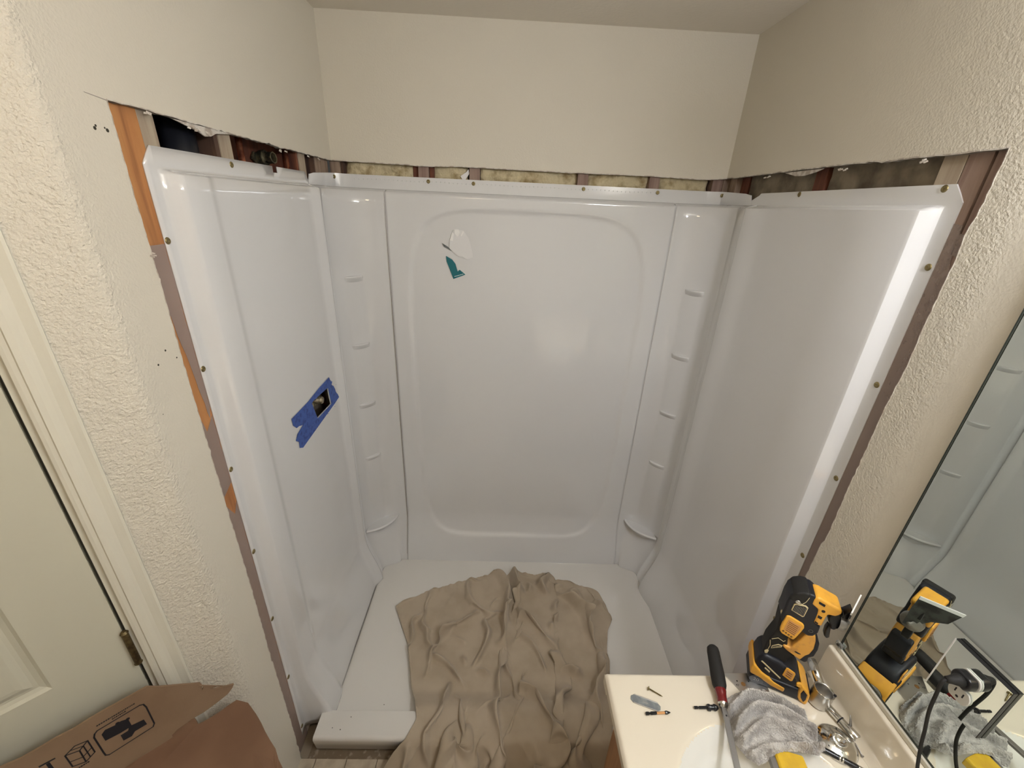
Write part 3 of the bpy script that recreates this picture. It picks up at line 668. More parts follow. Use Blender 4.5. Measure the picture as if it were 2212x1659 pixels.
# ================================================================== DROP CLOTH (relaxed in numpy as a buckling sheet)
def resample(P, n):
    P = np.array(P, float); d = np.r_[0, np.cumsum(np.linalg.norm(np.diff(P, axis=0), axis=1))]; t = np.linspace(0, d[-1], n)
    return np.stack([np.interp(t, d, P[:, k]) for k in range(2)], 1)
back = [(-.556, -.386), (-.527, -.355), (-.418, -.289), (-.254, -.229), (-.144, -.192), (-.083, -.172), (-.043, -.198), (.006, -.164), (.043, -.160), (.131, -.178), (.177, -.162), (.185, -.212), (.288, -.210), (.386, -.250), (.424, -.323)]
left = [(-.556, -.386), (-.521, -.452), (-.456, -.571), (-.403, -.745), (-.377, -.803), (-.358, -.871), (-.385, -.935), (-.450, -.985), (-.52, -1.12), (-.52, -1.40)]
rght = [(.424, -.323), (.469, -.350), (.483, -.429), (.451, -.481), (.427, -.569), (.412, -.683), (.392, -.80), (.372, -.88), (.345, -.97), (.30, -1.10), (.16, -1.16), (.15, -1.40)]
front = [(-.52, -1.40), (.15, -1.40)]
NU, NV = 156, 176
EXU, EXV, NIT, GRAV = .26, .13, 220, .00009
def support(x, y):
    # pan floor, threshold and tiles, with the slopes a draped sheet takes
    def ss(t): t = np.clip(t, 0, 1); return t * t * (3 - 2 * t)
    return .063 + (.1068 - .063) * ss((-.745 - y) / .095) - .1045 * ss((-.930 - y) / .085)
def relax_cloth():
    rg = np.random.RandomState(11)
    B, L, R_, F = resample(back, NU), resample(left, NV), resample(rght, NV), resample(front, NU)
    u = np.linspace(0, 1, NU)[None, :, None]; v = np.linspace(0, 1, NV)[:, None, None]
    S = (1 - v) * B[None] + v * F[None] + (1 - u) * L[:, None] + u * R_[:, None] - ((1 - u) * (1 - v) * B[0] + u * (1 - v) * B[-1] + (1 - u) * v * F[0] + u * v * F[-1])
    X = np.zeros((NV, NU, 3)); X[..., :2] = S
    uu = u[..., 0]; vv = v[..., 0]
    def ridge(ax, ay, bx, by, wd, h):
        # long fold from (ax, ay) to (bx, by)
        p = X[..., :2] - np.array([ax, ay]); d = np.array([bx - ax, by - ay]); Ln = np.hypot(*d); d = d / Ln
        t = np.clip((p @ d) / Ln, 0, 1); q = p - t[..., None] * d * Ln; q[..., 0] += .018 * np.sin(t * 5 + ax * 30)
        return h * np.exp(-(q ** 2).sum(-1) / (wd * wd)) * np.sin(np.pi * np.clip(t * .92 + .08, 0, 1)) ** .5
    Z = np.zeros((NV, NU))
    folds = [(-.09, -.19, .02, -.62, .016, .030), (.03, -.17, .05, -.40, .014, .034), (.05, -.38, .20, -.62, .016, .028), (.17, -.20, .16, -.30, .014, .03), (-.02, -.40, -.30, -.46, .020, .022),
             (-.30, -.46, -.33, -.62, .018, .024), (-.02, -.40, -.08, -.95, .015, .026), (-.12, -.45, -.14, -.66, .013, .018), (.20, -.62, .17, -.85, .016, .032), (.17, -.85, -.02, -1.15, .02, .04), (.20, -.58, .30, -.70, .012, .03), (.30, -.30, .36, -.60, .014, .03), (.36, -.60, .34, -.90, .016, .03),
             (.06, -.70, .12, -.90, .018, .03), (-.33, -.62, -.20, -.72, .014, .02), (-.16, -.80, -.25, -1.2, .018, .04), (.30, -.75, .10, -1.1, .02, .045), (-.47, -.45, -.40, -.85, .008, .014), (-.06, -.92, -.16, -1.2, .016, .04), (.05, -.95, .10, -1.2, .02, .04), (-.36, -.95, -.40, -1.3, .012, .03), (.26, -.25, .43, -.36, .012, .028), (.40, -.36, .33, -.44, .012, .03), (-.44, -.40, -.43, -.60, .010, .012)]
    folds += [(-.40, -.36, -.36, -.70, .010, .016), (-.24, -.26, -.12, -.44, .012, .020), (.10, -.26, .02, -.40, .010, .022), (.24, -.26, .34, -.40, .010, .022), (.33, -.50, .38, -.72, .010, .022), (.06, -.50, .14, -.66, .010, .018),
              (-.22, -.62, -.08, -.70, .010, .016), (-.28, -.74, -.30, -.98, .012, .026), (-.02, -.78, -.10, -.90, .012, .022), (.24, -.86, .14, -1.02, .014, .034), (.10, -.98, .22, -1.10, .016, .03), (-.05, -.50, .03, -.78, .010, .020), (.14, -.44, .23, -.50, .010, .020), (.22, -.34, .20, -.48, .010, .020), (-.36, -.50, -.20, -.56, .012, .016)]
    for q_, f in enumerate(folds): Z += ridge(*f[:5], f[5] * (1.25 if q_ < 16 else 1))
    Z *= 1.6
    # gentle random wrinkling
    for k in range(26):
        a = rg.uniform(-.6, .9); kk = rg.uniform(28, 95); ph = rg.uniform(0, 6.28); cx, cy, rr = rg.uniform(-.5, .4), rg.uniform(-1.2, -.2), rg.uniform(.08, .22)
        Z += .0032 * np.sin(kk * (X[..., 0] * np.cos(a) + X[..., 1] * np.sin(a)) + ph) * np.exp(-((X[..., 0] - cx) ** 2 + (X[..., 1] - cy) ** 2) / rr ** 2)
    Z = np.maximum(Z, 0)
    h0 = support(X[..., 0], X[..., 1]); X[..., 2] = h0 + .004 + Z
    # rest lengths: more cloth than footprint
    X0 = X.copy(); X0[..., 2] = support(X0[..., 0], X0[..., 1]) * .6 + Z * 1.2
    def rest(di, dj):
        return np.linalg.norm(X0[:NV - di, :NU - dj] - X0[di:, dj:], axis=-1)
    # slowly varying excess, mostly across the cloth
    nf = np.zeros((NV, NU))
    for k in range(9): nf += np.sin(rg.uniform(2, 9) * uu + rg.uniform(2, 9) * vv * rg.choice([-1, 1]) + rg.uniform(0, 6.3))
    nf = (nf - nf.min()) / (nf.max() - nf.min())
    exu = 1.04 + EXU * nf; exv = 1.01 + EXV * (1 - nf)
    cons = []
    for di, dj, st in ((0, 1, 1.), (1, 0, 1.), (1, 1, .5), (0, 2, .25), (2, 0, .25), (0, 4, .05), (4, 0, .05)):
        ex = exu if di == 0 else (exv if dj == 0 else (exu + exv) / 2)
        cons.append((di, dj, st, rest(di, dj) * ex[:NV - di, :NU - dj]))
    V = np.zeros_like(X); Pin = X[..., :2].copy()
    X[..., 2] += .004 * rg.rand(NV, NU)
    # smooth support so the sheet bridges the threshold edges
    for it in range(NIT):
        V[..., 2] -= GRAV; Xp = X.copy(); X = X + V
        for inner in range(4):
            D_ = np.zeros_like(X); N_ = np.zeros((NV, NU, 1))
            for di, dj, st, rl in cons:
                a = X[:NV - di, :NU - dj]; b = X[di:, dj:]; e_ = b - a; l = np.linalg.norm(e_, axis=-1); c = (st * .5 * (l - rl) / np.maximum(l, 1e-6))[..., None] * e_
                D_[:NV - di, :NU - dj] += c; D_[di:, dj:] -= c; N_[:NV - di, :NU - dj] += st; N_[di:, dj:] += st
            X = X + 1.6 * D_ / np.maximum(N_, .5)
            for sl in ((0, slice(None)), (slice(None), 0), (slice(None), -1), (-1, slice(None))):
                X[sl][..., :2] = X[sl][..., :2] * .1 + Pin[sl] * .9
            g = support(X[..., 0], X[..., 1]) + .003
            X[..., 2] = np.maximum(X[..., 2], g); X[..., 2] = np.minimum(X[..., 2], g + .085)
        low = (X[..., 2] < g + .0006)[..., None]; X[..., :2] = np.where(low, X[..., :2] * .8 + Xp[..., :2] * .2, X[..., :2])
        V = (X - Xp) * .9
    return X
Xc = relax_cloth()
for _ in range(1):      # light smoothing so the drop over the threshold hangs
    Zs = Xc.copy(); Zs[1:-1, 1:-1] = (Xc[1:-1, 1:-1] * 4 + Xc[:-2, 1:-1] + Xc[2:, 1:-1] + Xc[1:-1, :-2] + Xc[1:-1, 2:]) / 8; Xc = Zs
o = MB().grid([[tuple(p) for p in r_] for r_ in Xc]).build('drop_cloth', 'canvas', None, smooth=True, solid=.0016, sub=1)
tag(o, 'crumpled beige canvas drop cloth spread over the shower pan and threshold', 'cloth')

# ================================================================== VANITY
CZ = .800; CX0 = .197
van = thing('vanity_cabinet', 'oak vanity cabinet under the cream counter', 'cabinet', (.5, -1.9, 0))
MB().box((.235, -2.75, .10), (.250, -1.150, .762)).build('face_frame', 'cab', van, bevel=.002)
MB().box((.2505, -1.165, .10), (.758, -1.150, .762)).build('side_panel', 'cab', van, bevel=.002)
MB().box((.2505, -2.75, .10), (.758, -2.735, .762)).build('side_panel', 'cab', van, bevel=.002)
MB().box((.2505, -2.73, .10), (.758, -1.17, .115)).build('bottom_panel', 'cab', van)
MB().box((.29, -2.74, 0), (.758, -1.16, .10)).build('toe_kick', 'cab', van)
for y0 in (-1.60, -2.05, -2.50):
    d_ = MB().box((.217, y0, .14), (.2345, y0 + .40, .72)).build('cabinet_door', 'cab', van, bevel=.004)
    MB().lathe([(0, .022), (.012, .020), (.014, .012), (.006, .006), (.006, 0)], (.2165, y0 + .04, .60), (-1, 0, 0), 16).build('knob', 'hinge', d_, smooth=True)
ct = thing('countertop', 'cream cultured marble countertop with an integral white oval bowl and backsplash', 'countertop', (.48, -1.9, CZ))
SC = Vector((.478, -1.385)); SA, SB = .190, .163
xs = np.concatenate([np.linspace(CX0, .76, 150)]); ys = np.concatenate([np.linspace(-2.75, -1.62, 12), np.linspace(-1.60, -1.135, 120), np.linspace(-1.13, -1.118, 4)])
rows = []
for y in ys:
    row = []
    for x in xs:
        rr = math.sqrt(((x - SC.x) / SA) ** 2 + ((y - SC.y) / SB) ** 2); z = CZ
        if rr < 1.03: z = CZ - .007 * smooth01((1.03 - rr) / .10) - .125 * smooth01((.99 - rr) / .85) ** .8
        z += .012 * smooth01((x - (.722 + .028 * smooth01((-1.12 - y) / .2))) / .02)
        e_ = min(x - CX0, -1.118 - y); rad = .010
        if e_ < rad: z -= rad - math.sqrt(max(0, rad * rad - (rad - e_) ** 2))
        row.append((x, y, z))
    rows.append(row)
mb = MB().grid(rows)
o = mb.build('counter_slab', ['marble', 'bowl'], ct, smooth=True, keep=True)
if sum(p.normal.z for p in o.data.polygons) < 0: o.data.flip_normals()
for p in o.data.polygons:
    q = sum((o.data.vertices[i].co for i in p.vertices), Vector()) / len(p.vertices) + WL[o.name]
    if ((q.x - SC.x) / SA) ** 2 + ((q.y - SC.y) / SB) ** 2 < .98: p.material_index = 1
MB().prism([(CX0, CZ - .0105), (CX0 + .001, CZ - .034), (CX0 + .006, CZ - .038), (CX0 + .035, CZ - .038), (CX0 + .035, CZ - .0105)], lambda a, b, d: (a, d, b), -2.75, -1.118).build('front_edge', 'marble', ct, bevel=.0008)
MB().prism([(-1.118, CZ - .0105), (-1.119, CZ - .034), (-1.124, CZ - .038), (-1.15, CZ - .038), (-1.15, CZ - .0105)], lambda a, b, d: (d, a, b), CX0, .76).build('end_edge', 'marble', ct, bevel=.0008)
MB().prism([(.7615, CZ), (.720, CZ), (.730, CZ + .003), (.7375, CZ + .010), (.7405, CZ + .020), (.7415, CZ + .096), (.743, CZ + .101), (.746, CZ + .103), (.7615, CZ + .103)], lambda a, b, d: (a, d, b), -2.75, -1.108).build('backsplash', 'marble', ct, bevel=.0012)
MB().lathe([(0, .004), (.018, .004), (.021, .002), (.022, 0)], (SC.x, SC.y - .01, CZ - .131), (0, 0, 1), 24).build('drain', 'chrome', ct, smooth=True)
# ---- mirror
mi = thing('wall_mirror', 'large frameless wall mirror above the backsplash', 'mirror', (.757, -1.9, 1.4))
MB().box((.7565, -2.75, .915), (.7610, -1.1215, 1.98)).build('glass', 'mirror_edge', mi)
MB().add([(.7562, -2.749, .9215), (.7562, -1.1235, .9215), (.7562, -1.1235, 1.978), (.7562, -2.749, 1.978)], [(0, 1, 2, 3)]).build('reflecting_face', 'mirror', mi)
MB().box((.7515, -2.75, .9045), (.7612, -1.1218, .9150)).build('bottom_channel', 'trim', mi, bevel=.0008)
MB().box((.7545, -1.1215, .915), (.7562, -1.1195, 1.98)).build('glass_edge', 'mirror_edge', mi)
mc = MB().box((.7480, -1.128, .915), (.7562, -1.112, .936)).build('corner_clip', 'clear', mi, bevel=.002) if False else None
M['clear'] = mat('clear_plastic', (.8, .82, .8), .08, trans=.85)
mc = thing('mirror_clip', 'small clear plastic clip at the lower corner of the mirror', 'clip', (.752, -1.120, .925))
MB().box((.7490, -1.130, .9165), (.7560, -1.1125, .9285)).build('clip_body', 'clear', mc, bevel=.002)
MB().lathe([(0, .002), (.003, .002), (.0035, 0)], (.7490, -1.121, .9225), (-1, 0, 0), 10).build('clip_screw', 'screw_dark', mc)
# ---- mirrored outlet plate
op = thing('outlet_plate', 'mirror-faced outlet cover plate standing proud of the mirror', 'outlet', (.75, -1.33, 1.12))
Y0, Y1, Z0_, Z1_ = -1.376, -1.2835, 1.057, 1.181
def ring_plate(mb, x0, x1, holes):
    pass
MB().box((.7478, Y0, Z0_), (.7556, Y1, Z1_)).build('plate', 'blackplastic', op, bevel=.0006)  # black sides stand in for the reflection and shadow behind the plate
MB().add([(.7475, Y0 + .001, Z0_ + .001), (.7475, Y1 - .001, Z0_ + .001), (.7475, Y1 - .001, Z1_ - .001), (.7475, Y0 + .001, Z1_ - .001)], [(0, 1, 2, 3)]).build('mirror_face', 'mirror', op)
MB().box((.7468, Y1 - .0014, Z0_), (.7480, Y1 + .0004, Z1_)).build('edge_highlight', 'white', op)  # highlight on the plate edge put in as a white strip
def oval(hw, hh, n=28):
    out = []
    for k in range(n):
        a = 2 * math.pi * k / n; y = hw * math.cos(a); z = hh * math.sin(a)
        r_ = .0172; y = r_ * math.cos(a); z = max(-hh, min(hh, r_ * math.sin(a) * 1.05)); out.append((y, z))
    return out
for zc in (1.1385, 1.0995):
    MB().prism([(-1.3297 + a, zc + b) for a, b in oval(.0165, .0142)], lambda a, b, d: (.7474 - d, a, b), 0, .0035).build('receptacle', 'vinyl', op, bevel=.0008)
for (yy, zz) in ((-1.3360, 1.103), (-1.3235, 1.103)):
    MB().box((.7434, yy - .001, zz - .004), (.7440, yy + .001, zz + .004)).build('slot', 'ink', op)
MB().lathe([(0, .0006), (.0024, .0004), (.0024, 0)], (.7438, -1.3297, 1.0935), (-1, 0, 0), 8).build('slot', 'ink', op)
# ---- plug and cord
pc = thing('power_cord', 'black plug and cord in the upper receptacle of the mirrored outlet', 'cord', (.73, -1.33, 1.13))
MB().prism([(-1.3297 + a * .95, 1.1385 + b * .95) for a, b in oval(.0165, .0142)], lambda a, b, d: (.7438 - d, a, b), 0, .016).build('plug', 'blackplastic', pc, bevel=.003)
MB().tube([(.729, -1.3297, 1.1385), (.722, -1.3297, 1.1385), (.712, -1.329, 1.1375), (.706, -1.328, 1.136)], [.011, .0095, .0065, .0055], 12).build('strain_relief', 'rubber', pc, smooth=True)
def bez(P, n=10):
    P = [Vector(p) for p in P]; out = []
    for i in range(len(P) - 1):
        p0 = P[max(i - 1, 0)]; p1 = P[i]; p2 = P[i + 1]; p3 = P[min(i + 2, len(P) - 1)]
        for k in range(n):
            t = k / n; out.append(.5 * ((2 * p1) + (-p0 + p2) * t + (2 * p0 - 5 * p1 + 4 * p2 - p3) * t * t + (-p0 + 3 * p1 - 3 * p2 + p3) * t ** 3))
    out.append(P[-1]); return out
MB().tube(bez([(.706, -1.328, 1.136), (.700, -1.329, 1.128), (.702, -1.331, 1.10), (.712, -1.331, 1.05), (.722, -1.336, 1.0), (.722, -1.346, .96), (.715, -1.37, .91), (.70, -1.42, .85), (.67, -1.50, .812), (.66, -1.7, .806)]), .0028, 10).build('cable', 'rubber', pc, smooth=True)

# ================================================================== OSCILLATING TOOL
TH = Vector((.9023, -.4311, 0)); TN = Vector((-.4311, -.9023, 0)); TP = Vector((.664, -1.179, CZ))
def tl(a, b, d): return tuple(TP + TH * a + Vector((0, 0, b)) + TN * d)        # d > 0 toward the room
ot = thing('oscillating_tool', 'yellow and black cordless oscillating multi-tool standing on its battery beside the mirror', 'power tool', (.60, -1.17, CZ))
def ex(name, poly, d0, d1, m, bev=.004, parent=None, seg=3): return MB().prism(poly, tl, d0, d1).build(name, m, parent or ot, bevel=bev, seg=seg)
ex('motor_housing', [(-.106,.298),(-.099,.308),(-.087,.316),(-.069,.317),(-.058,.311),(-.050,.289),(-.045,.273),(-.046,.248),(-.033,.238),(-.032,.218),(-.037,.204),(-.048,.199),(-.060,.205),(-.092,.215),(-.100,.209),(-.107,.227),(-.107,.25),(-.108,.275)], -.052, -.002, 'black', .012, seg=4)
ex('rubber_cap', [(-.1075,.290),(-.100,.3095),(-.087,.318),(-.073,.319),(-.074,.303),(-.080,.290),(-.088,.286),(-.100,.283)], -.054, .0005, 'rubber', .010, seg=4)
ex('handle_grip', [(-.107,.227),(-.104,.195),(-.102,.179),(-.106,.156),(-.110,.132),(-.110,.105),(-.108,.070),(-.060,.066),(-.059,.100),(-.056,.113),(-.048,.1175),(-.060,.128),(-.070,.142),(-.075,.165),(-.070,.20),(-.075,.222)], -.047, -.007, 'rubber', .010, seg=4)
ex('battery_foot', [(-.119,.066),(-.116,.086),(-.108,.101),(-.075,.096),(-.059,.088),(-.042,.083),(-.026,.068),(-.022,.050),(-.022,.034),(-.118,.034)], -.060, .004, 'black', .009, seg=4)
ex('gear_case', [(-.080,.147),(-.066,.146),(-.064,.150),(-.055,.180),(-.050,.205),(-.033,.207),(-.028,.190),(-.025,.166),(-.028,.146),(-.034,.136),(-.039,.1185),(-.050,.1235),(-.071,.133),(-.080,.140)], -.048, -.004, 'gearcase', .006)
ex('head_case', [(-.067,.309),(-.063,.3165),(-.054,.3165),(-.033,.3095),(-.014,.304),(-.010,.294),(-.018,.281),(-.031,.279),(-.0325,.271),(-.0325,.240),(-.049,.243),(-.052,.284),(-.067,.293)], -.044, -.0005, 'yellow', .006)
ex('front_grip', [(-.030,.196),(-.019,.186),(-.0165,.166),(-.018,.142),(-.0255,.133),(-.0245,.1195),(-.029,.114),(-.041,.1165),(-.040,.138),(-.030,.146),(-.027,.166)], -.046, -.006, 'black', .005)
cl_ = ex('blade_clamp', [(-.027,.292),(-.013,.292),(-.003,.270),(.003,.258),(.000,.246),(-.006,.235),(-.013,.235),(-.016,.248),(-.022,.254),(-.024,.265),(-.022,.277)], -.036, -.010, 'black', .003)
ex('clamp_lever', [(-.016,.240),(-.010,.232),(-.005,.206),(-.009,.200),(-.016,.206),(-.018,.224)], -.030, -.014, 'blackplastic', .003)
MB().tube(bez([tl(-.022, .302, -.016), tl(-.010, .297, -.014), tl(-.003, .283, -.013), tl(-.004, .266, -.013), tl(-.010, .255, -.014)], 6), .0016, 8).build('wire_guide', 'blackplastic', ot, smooth=True)
MB().lathe([(0, .016), (.004, .016), (.005, .012), (.010, .011), (.012, .008), (.019, .007), (.0205, .003), (.0205, -.006)], tl(.001, .258, -.023), TH, 24).build('arbor_disc', 'grey_steel', ot, smooth=True)
bl = Vector((.62, -.785, 0)).normalized(); bt = Vector((.785, .62, 0))
def bp3(a, z, d): return tuple(Vector(tl(.0125, 0, -.023)) + bt * a + Vector((0, 0, z)) + bl * d)
MB().prism([(-.066, .334), (.004, .334), (.006, .300), (.006, .250), (-.012, .250), (-.018, .266), (-.030, .283), (-.052, .296)], lambda a, b, d: bp3(a + .004, b + .002, d), -.0007, .0007).build('scraper_blade', 'darksteel', ot)
MB().prism([(-.066, .334), (.004, .334), (.004, .326), (-.064, .326)], lambda a, b, d: bp3(a + .004, b + .0022, d), -.0012, .0012).build('blade_edge', 'white', ot)
ex('clamp_flange', [(-.006,.282),(-.001,.288),(.008,.303),(.010,.294),(.011,.278),(-.002,.272)], -.034, -.012, 'blackplastic', .002)
# side details
ex('rating_label', [(-.099,.239),(-.093,.2415),(-.067,.233),(-.062,.229),(-.060,.221),(-.062,.206),(-.066,.186),(-.069,.176),(-.094,.183),(-.0985,.188),(-.1005,.196),(-.101,.212)], -.006, .0012, 'yellow', .003)
lb = ex('label_field', [(-.0925,.2315),(-.0665,.2245),(-.0665,.212),(-.0715,.190),(-.0945,.199)], .0010, .0016, 'label_o', 0)
for k in range(6):
    b0 = .2245 - k * .0052; MB().prism([(-.0905, b0 + .002), (-.071, b0 - .004), (-.071, b0 - .0055), (-.0905, b0 + .0005)], tl, .0014, .0020).build('label_line', 'label_p', lb)
for k in range(4):
    MB().lathe([(0, .0009), (.0024, .0006), (.0024, 0)], tl(-.0935 + k * .0060, .1935 - k * .0028, .0012), TN, 10).build('label_dot', 'label_p', lb)
ex('vent_frame', [(-.095,.278),(-.0915,.2815),(-.074,.2845),(-.0685,.2805),(-.069,.2535),(-.0715,.2505),(-.0955,.259)], -.004, .0003, 'pale', .001)
vf = ex('vent_recess', [(-.0932,.2765),(-.0905,.279),(-.0745,.2818),(-.0708,.279),(-.0712,.2545),(-.0935,.2612)], -.002, .0007, 'ink', 0)
for k in range(8):
    a0 = -.0915 + k * .0026; MB().prism([(a0, .2775 + k * .0004), (a0 + .0009, .2776 + k * .0004), (a0 + .0004, .2595 - k * .0006), (a0 - .0005, .2595 - k * .0006)], tl, .0006, .0014).build('vent_slat', 'grey_steel', vf)
MB().lathe([(0, .0006), (.0022, .001), (.0045, .0016), (.0050, .0002)], tl(-.0905, .2885, .0008), TN, 16).build('housing_screw', 'steel', ot, smooth=True)
MB().lathe([(0, .0006), (.0022, .001), (.0040, .0016), (.0045, .0002)], tl(-.046, .218, -.0035), TN, 16).build('housing_screw', 'steel', ot, smooth=True)
MB().tube([tl(-.0885, .2865, .0012), tl(-.082, .287, .0012), tl(-.0775, .296, .0012), tl(-.0745, .309, -.0005)], .0006, 6).build('seam_trim', 'pale', ot)
MB().tube([tl(-.1045, .150, -.0055), tl(-.094, .160, -.0055), tl(-.082, .155, -.0055), tl(-.0795, .160, -.0055)], .0007, 6).build('seam_trim', 'pale', ot)
MB().tube([tl(-.1065, .144, -.0060), tl(-.1025, .128, -.0055), tl(-.1035, .112, -.0055)], .0007, 6).build('seam_trim', 'pale', ot)
ex('grip_tab', [(-.1085,.104),(-.1045,.112),(-.1005,.110),(-.1015,.100),(-.1065,.098)], -.008, -.0050, 'pale', .001)
bd = ex('brand_badge', [(-.0985,.1190),(-.0955,.1215),(-.0805,.1345),(-.0800,.1405),(-.0885,.1405),(-.0985,.1285)], -.008, -.0062, 'pale', .0004)
MB().prism([(-.0970,.1225),(-.0825,.1352),(-.0828,.1385),(-.0875,.1385),(-.0972,.1285)], tl, -.0062, -.0058).build('badge_field', 'ink', bd)
for k in range(6):
    a0 = -.0955 + k * .0021; b0 = .1242 + k * .0020; MB().prism([(a0, b0), (a0 + .0010, b0 + .0010), (a0 + .0008, b0 + .0048), (a0 - .0001, b0 + .0040)], tl, -.0058, -.0054).build('badge_letter', 'pale', bd)
for (p_, c2) in (([(-.0565,.3085),(-.0440,.3045),(-.0440,.2985),(-.0555,.3025)], 'ink'), ([(-.0470,.271),(-.0395,.269),(-.0400,.262),(-.0470,.264)], 'ink'), ([(-.0475,.2515),(-.0415,.2495),(-.0420,.2455),(-.0475,.2475)], 'ink')):
    ex('cooling_slot', p_, -.002, .0002, c2, 0)
MB().lathe([(0, .0008), (.0035, .0006), (.0036, 0)], tl(-.0425, .286, -.0003), TN, 10).build('cooling_slot', 'ink', ot)
ex('case_recess', [(-.0565,.1385),(-.0545,.1420),(-.0435,.1395),(-.0425,.1372),(-.0480,.1358)], -.006, -.0035, 'ink', .0008)
MB().lathe([(.0060, .004), (.0085, .004), (.0088, 0), (.0060, 0)], tl(-.100, .236, -.012), TN, 18).build('hook_ring', 'pale', ot, smooth=True)
# belt-hook strips and label on the foot
ex('foot_stripe', [(-.110,.0790),(-.1075,.0815),(-.0610,.0500),(-.0620,.0465)], .003, .0052, 'pale', .0006)
ex('foot_stripe', [(-.0985,.0610),(-.0970,.0645),(-.0850,.0565),(-.0855,.0525)], .003, .0052, 'pale', .0006)
fl2 = ex('foot_label', [(-.0600,.0895),(-.0560,.0905),(-.0405,.0840),(-.0385,.0800),(-.0385,.0560),(-.0420,.0530),(-.0610,.0620)], .003, .0054, 'yellow', .001)
MB().prism([(-.0575,.0865),(-.0420,.0805),(-.0415,.0590),(-.0585,.0655)], tl, .0054, .0058).build('label_field', 'label_o', fl2)
for k in range(3): MB().prism([(-.0555, .0815 - k * .0065), (-.0445, .0775 - k * .0065), (-.0445, .0750 - k * .0065), (-.0555, .0790 - k * .0065)], tl, .0058, .0062).build('label_line', 'label_p', fl2)
bt_ = ex('battery', [(-.122,.008),(-.121,.030),(-.118,.036),(-.020,.038),(-.008,.034),(.000,.024),(.002,.010),(.001,.001),(-.118,.001)], -.064, .006, 'black', .006, seg=3)
ex('battery_release', [(-.0300,.056),(-.0225,.060),(-.0165,.054),(-.0185,.046),(-.029,.047)], .0005, .0075, 'yellow', .002)
ex('yellow_band', [(-.1225,.030),(-.1245,.048),(-.1215,.064),(-.1135,.058),(-.100,.046),(-.070,.031),(-.045,.0245),(-.045,.010),(-.075,.0145),(-.105,.027)], -.066, .008, 'yellow', .004)
ex('end_cap', [(-.021,.060),(-.004,.045),(.003,.034),(.0045,.016),(.0040,.001),(-.003,.0005),(-.012,.006),(-.017,.014),(-.0205,.030)], -.060, .0085, 'yellow', .004)
ex('end_cap_grip', [(-.0135,.046),(-.0030,.035),(-.0015,.018),(-.004,.008),(-.0120,.019),(-.0155,.032)], .0070, .0100, 'black', .0015)
MB().prism([(.010, .010), (.010, .030), (.055, .030), (.055, .010)], lambda a, b, d: tl(.0035 + d, b, -a), 0, .004).build('end_cap_grip', 'black', ot, bevel=.001)
cd_ = ex('charge_disc', [(-.1215 + .0 + .016 * (1 + math.cos(k * math.pi / 8)), .016 + .0135 * math.sin(k * math.pi / 8)) for k in range(16)], .004, .0082, 'blackplastic', .001)
def text_on(txt, size, o3, xd, yd, m, parent, name, ext=.0003):
    cu = bpy.data.curves.new(name, 'FONT'); cu.body = txt; cu.size = size; cu.extrude = ext; cu.align_x = 'CENTER'; cu.align_y = 'CENTER'
    ob = bpy.data.objects.new(name, cu); C.objects.link(ob); bpy.context.view_layer.update()
    me = bpy.data.meshes.new_from_object(ob.evaluated_get(bpy.context.evaluated_depsgraph_get())); bpy.data.objects.remove(ob); bpy.data.curves.remove(cu)
    xd = Vector(xd).normalized(); yd = Vector(yd).normalized(); zd = xd.cross(yd)
    mb = MB(); mb.add([tuple(Vector(o3) + xd * v.co.x + yd * v.co.y + zd * v.co.z) for v in me.vertices], [tuple(p.vertices) for p in me.polygons]); bpy.data.meshes.remove(me)
    return mb.build(name, m, parent)
text_on('20', .013, tl(-.106, .018, .0086), TH, (0, 0, 1), 'grey_steel', cd_, 'lettering')

# ================================================================== SMALL THINGS ON THE COUNTER
# long driver across the counter end
dr = thing('long_driver', 'driver with black rubber handle, red collar and long flat grey steel shaft', 'hand tool', (.46, -1.19, .815))
a_ = Vector((.4855, -1.068, .832)); b_ = Vector((.4590, -1.180, .818)); ax = (b_ - a_).normalized()
MB().lathe([(0, 0), (.009, .001), (.0135, .006), (.0150, .016), (.0155, .04), (.0165, .070), (.0160, .092), (.0135, .1), (.0125, .102)], a_, ax, 20).build('handle', 'rubber', dr, smooth=True)
MB().lathe([(.0125, 0), (.0132, .004), (.0118, .010), (.0110, .018), (.0116, .026), (.0108, .030)], a_ + ax * .101, ax, 18).build('collar', 'red', dr, smooth=True)
MB().lathe([(.0108, 0), (.0100, .003), (.0080, .007), (.0055, .010)], a_ + ax * .131, ax, 18, ).build('ferrule', 'chrome', dr, smooth=True)
c_ = a_ + ax * .136; d_ = Vector((.385, -1.50, .8105)); ax2 = (d_ - c_).normalized(); sx = ax2.cross(Vector((0, 0, 1))).normalized(); sz = sx.cross(ax2)
def sh(a, b, d): return tuple(c_ + ax2 * d + sx * a + sz * b)
o = MB().prism([(-.0058, -.0035), (.0058, -.0035), (.0058, .0035), (-.0058, .0035)], sh, 0, (d_ - c_).length).build('shaft', 'grey_steel', dr, bevel=.0008)
MB().lathe([(0, .0006), (.0018, .0005), (.0020, 0)], sh(-.001, .0035, .022), sz, 10).build('shaft_hole', 'ink', dr)
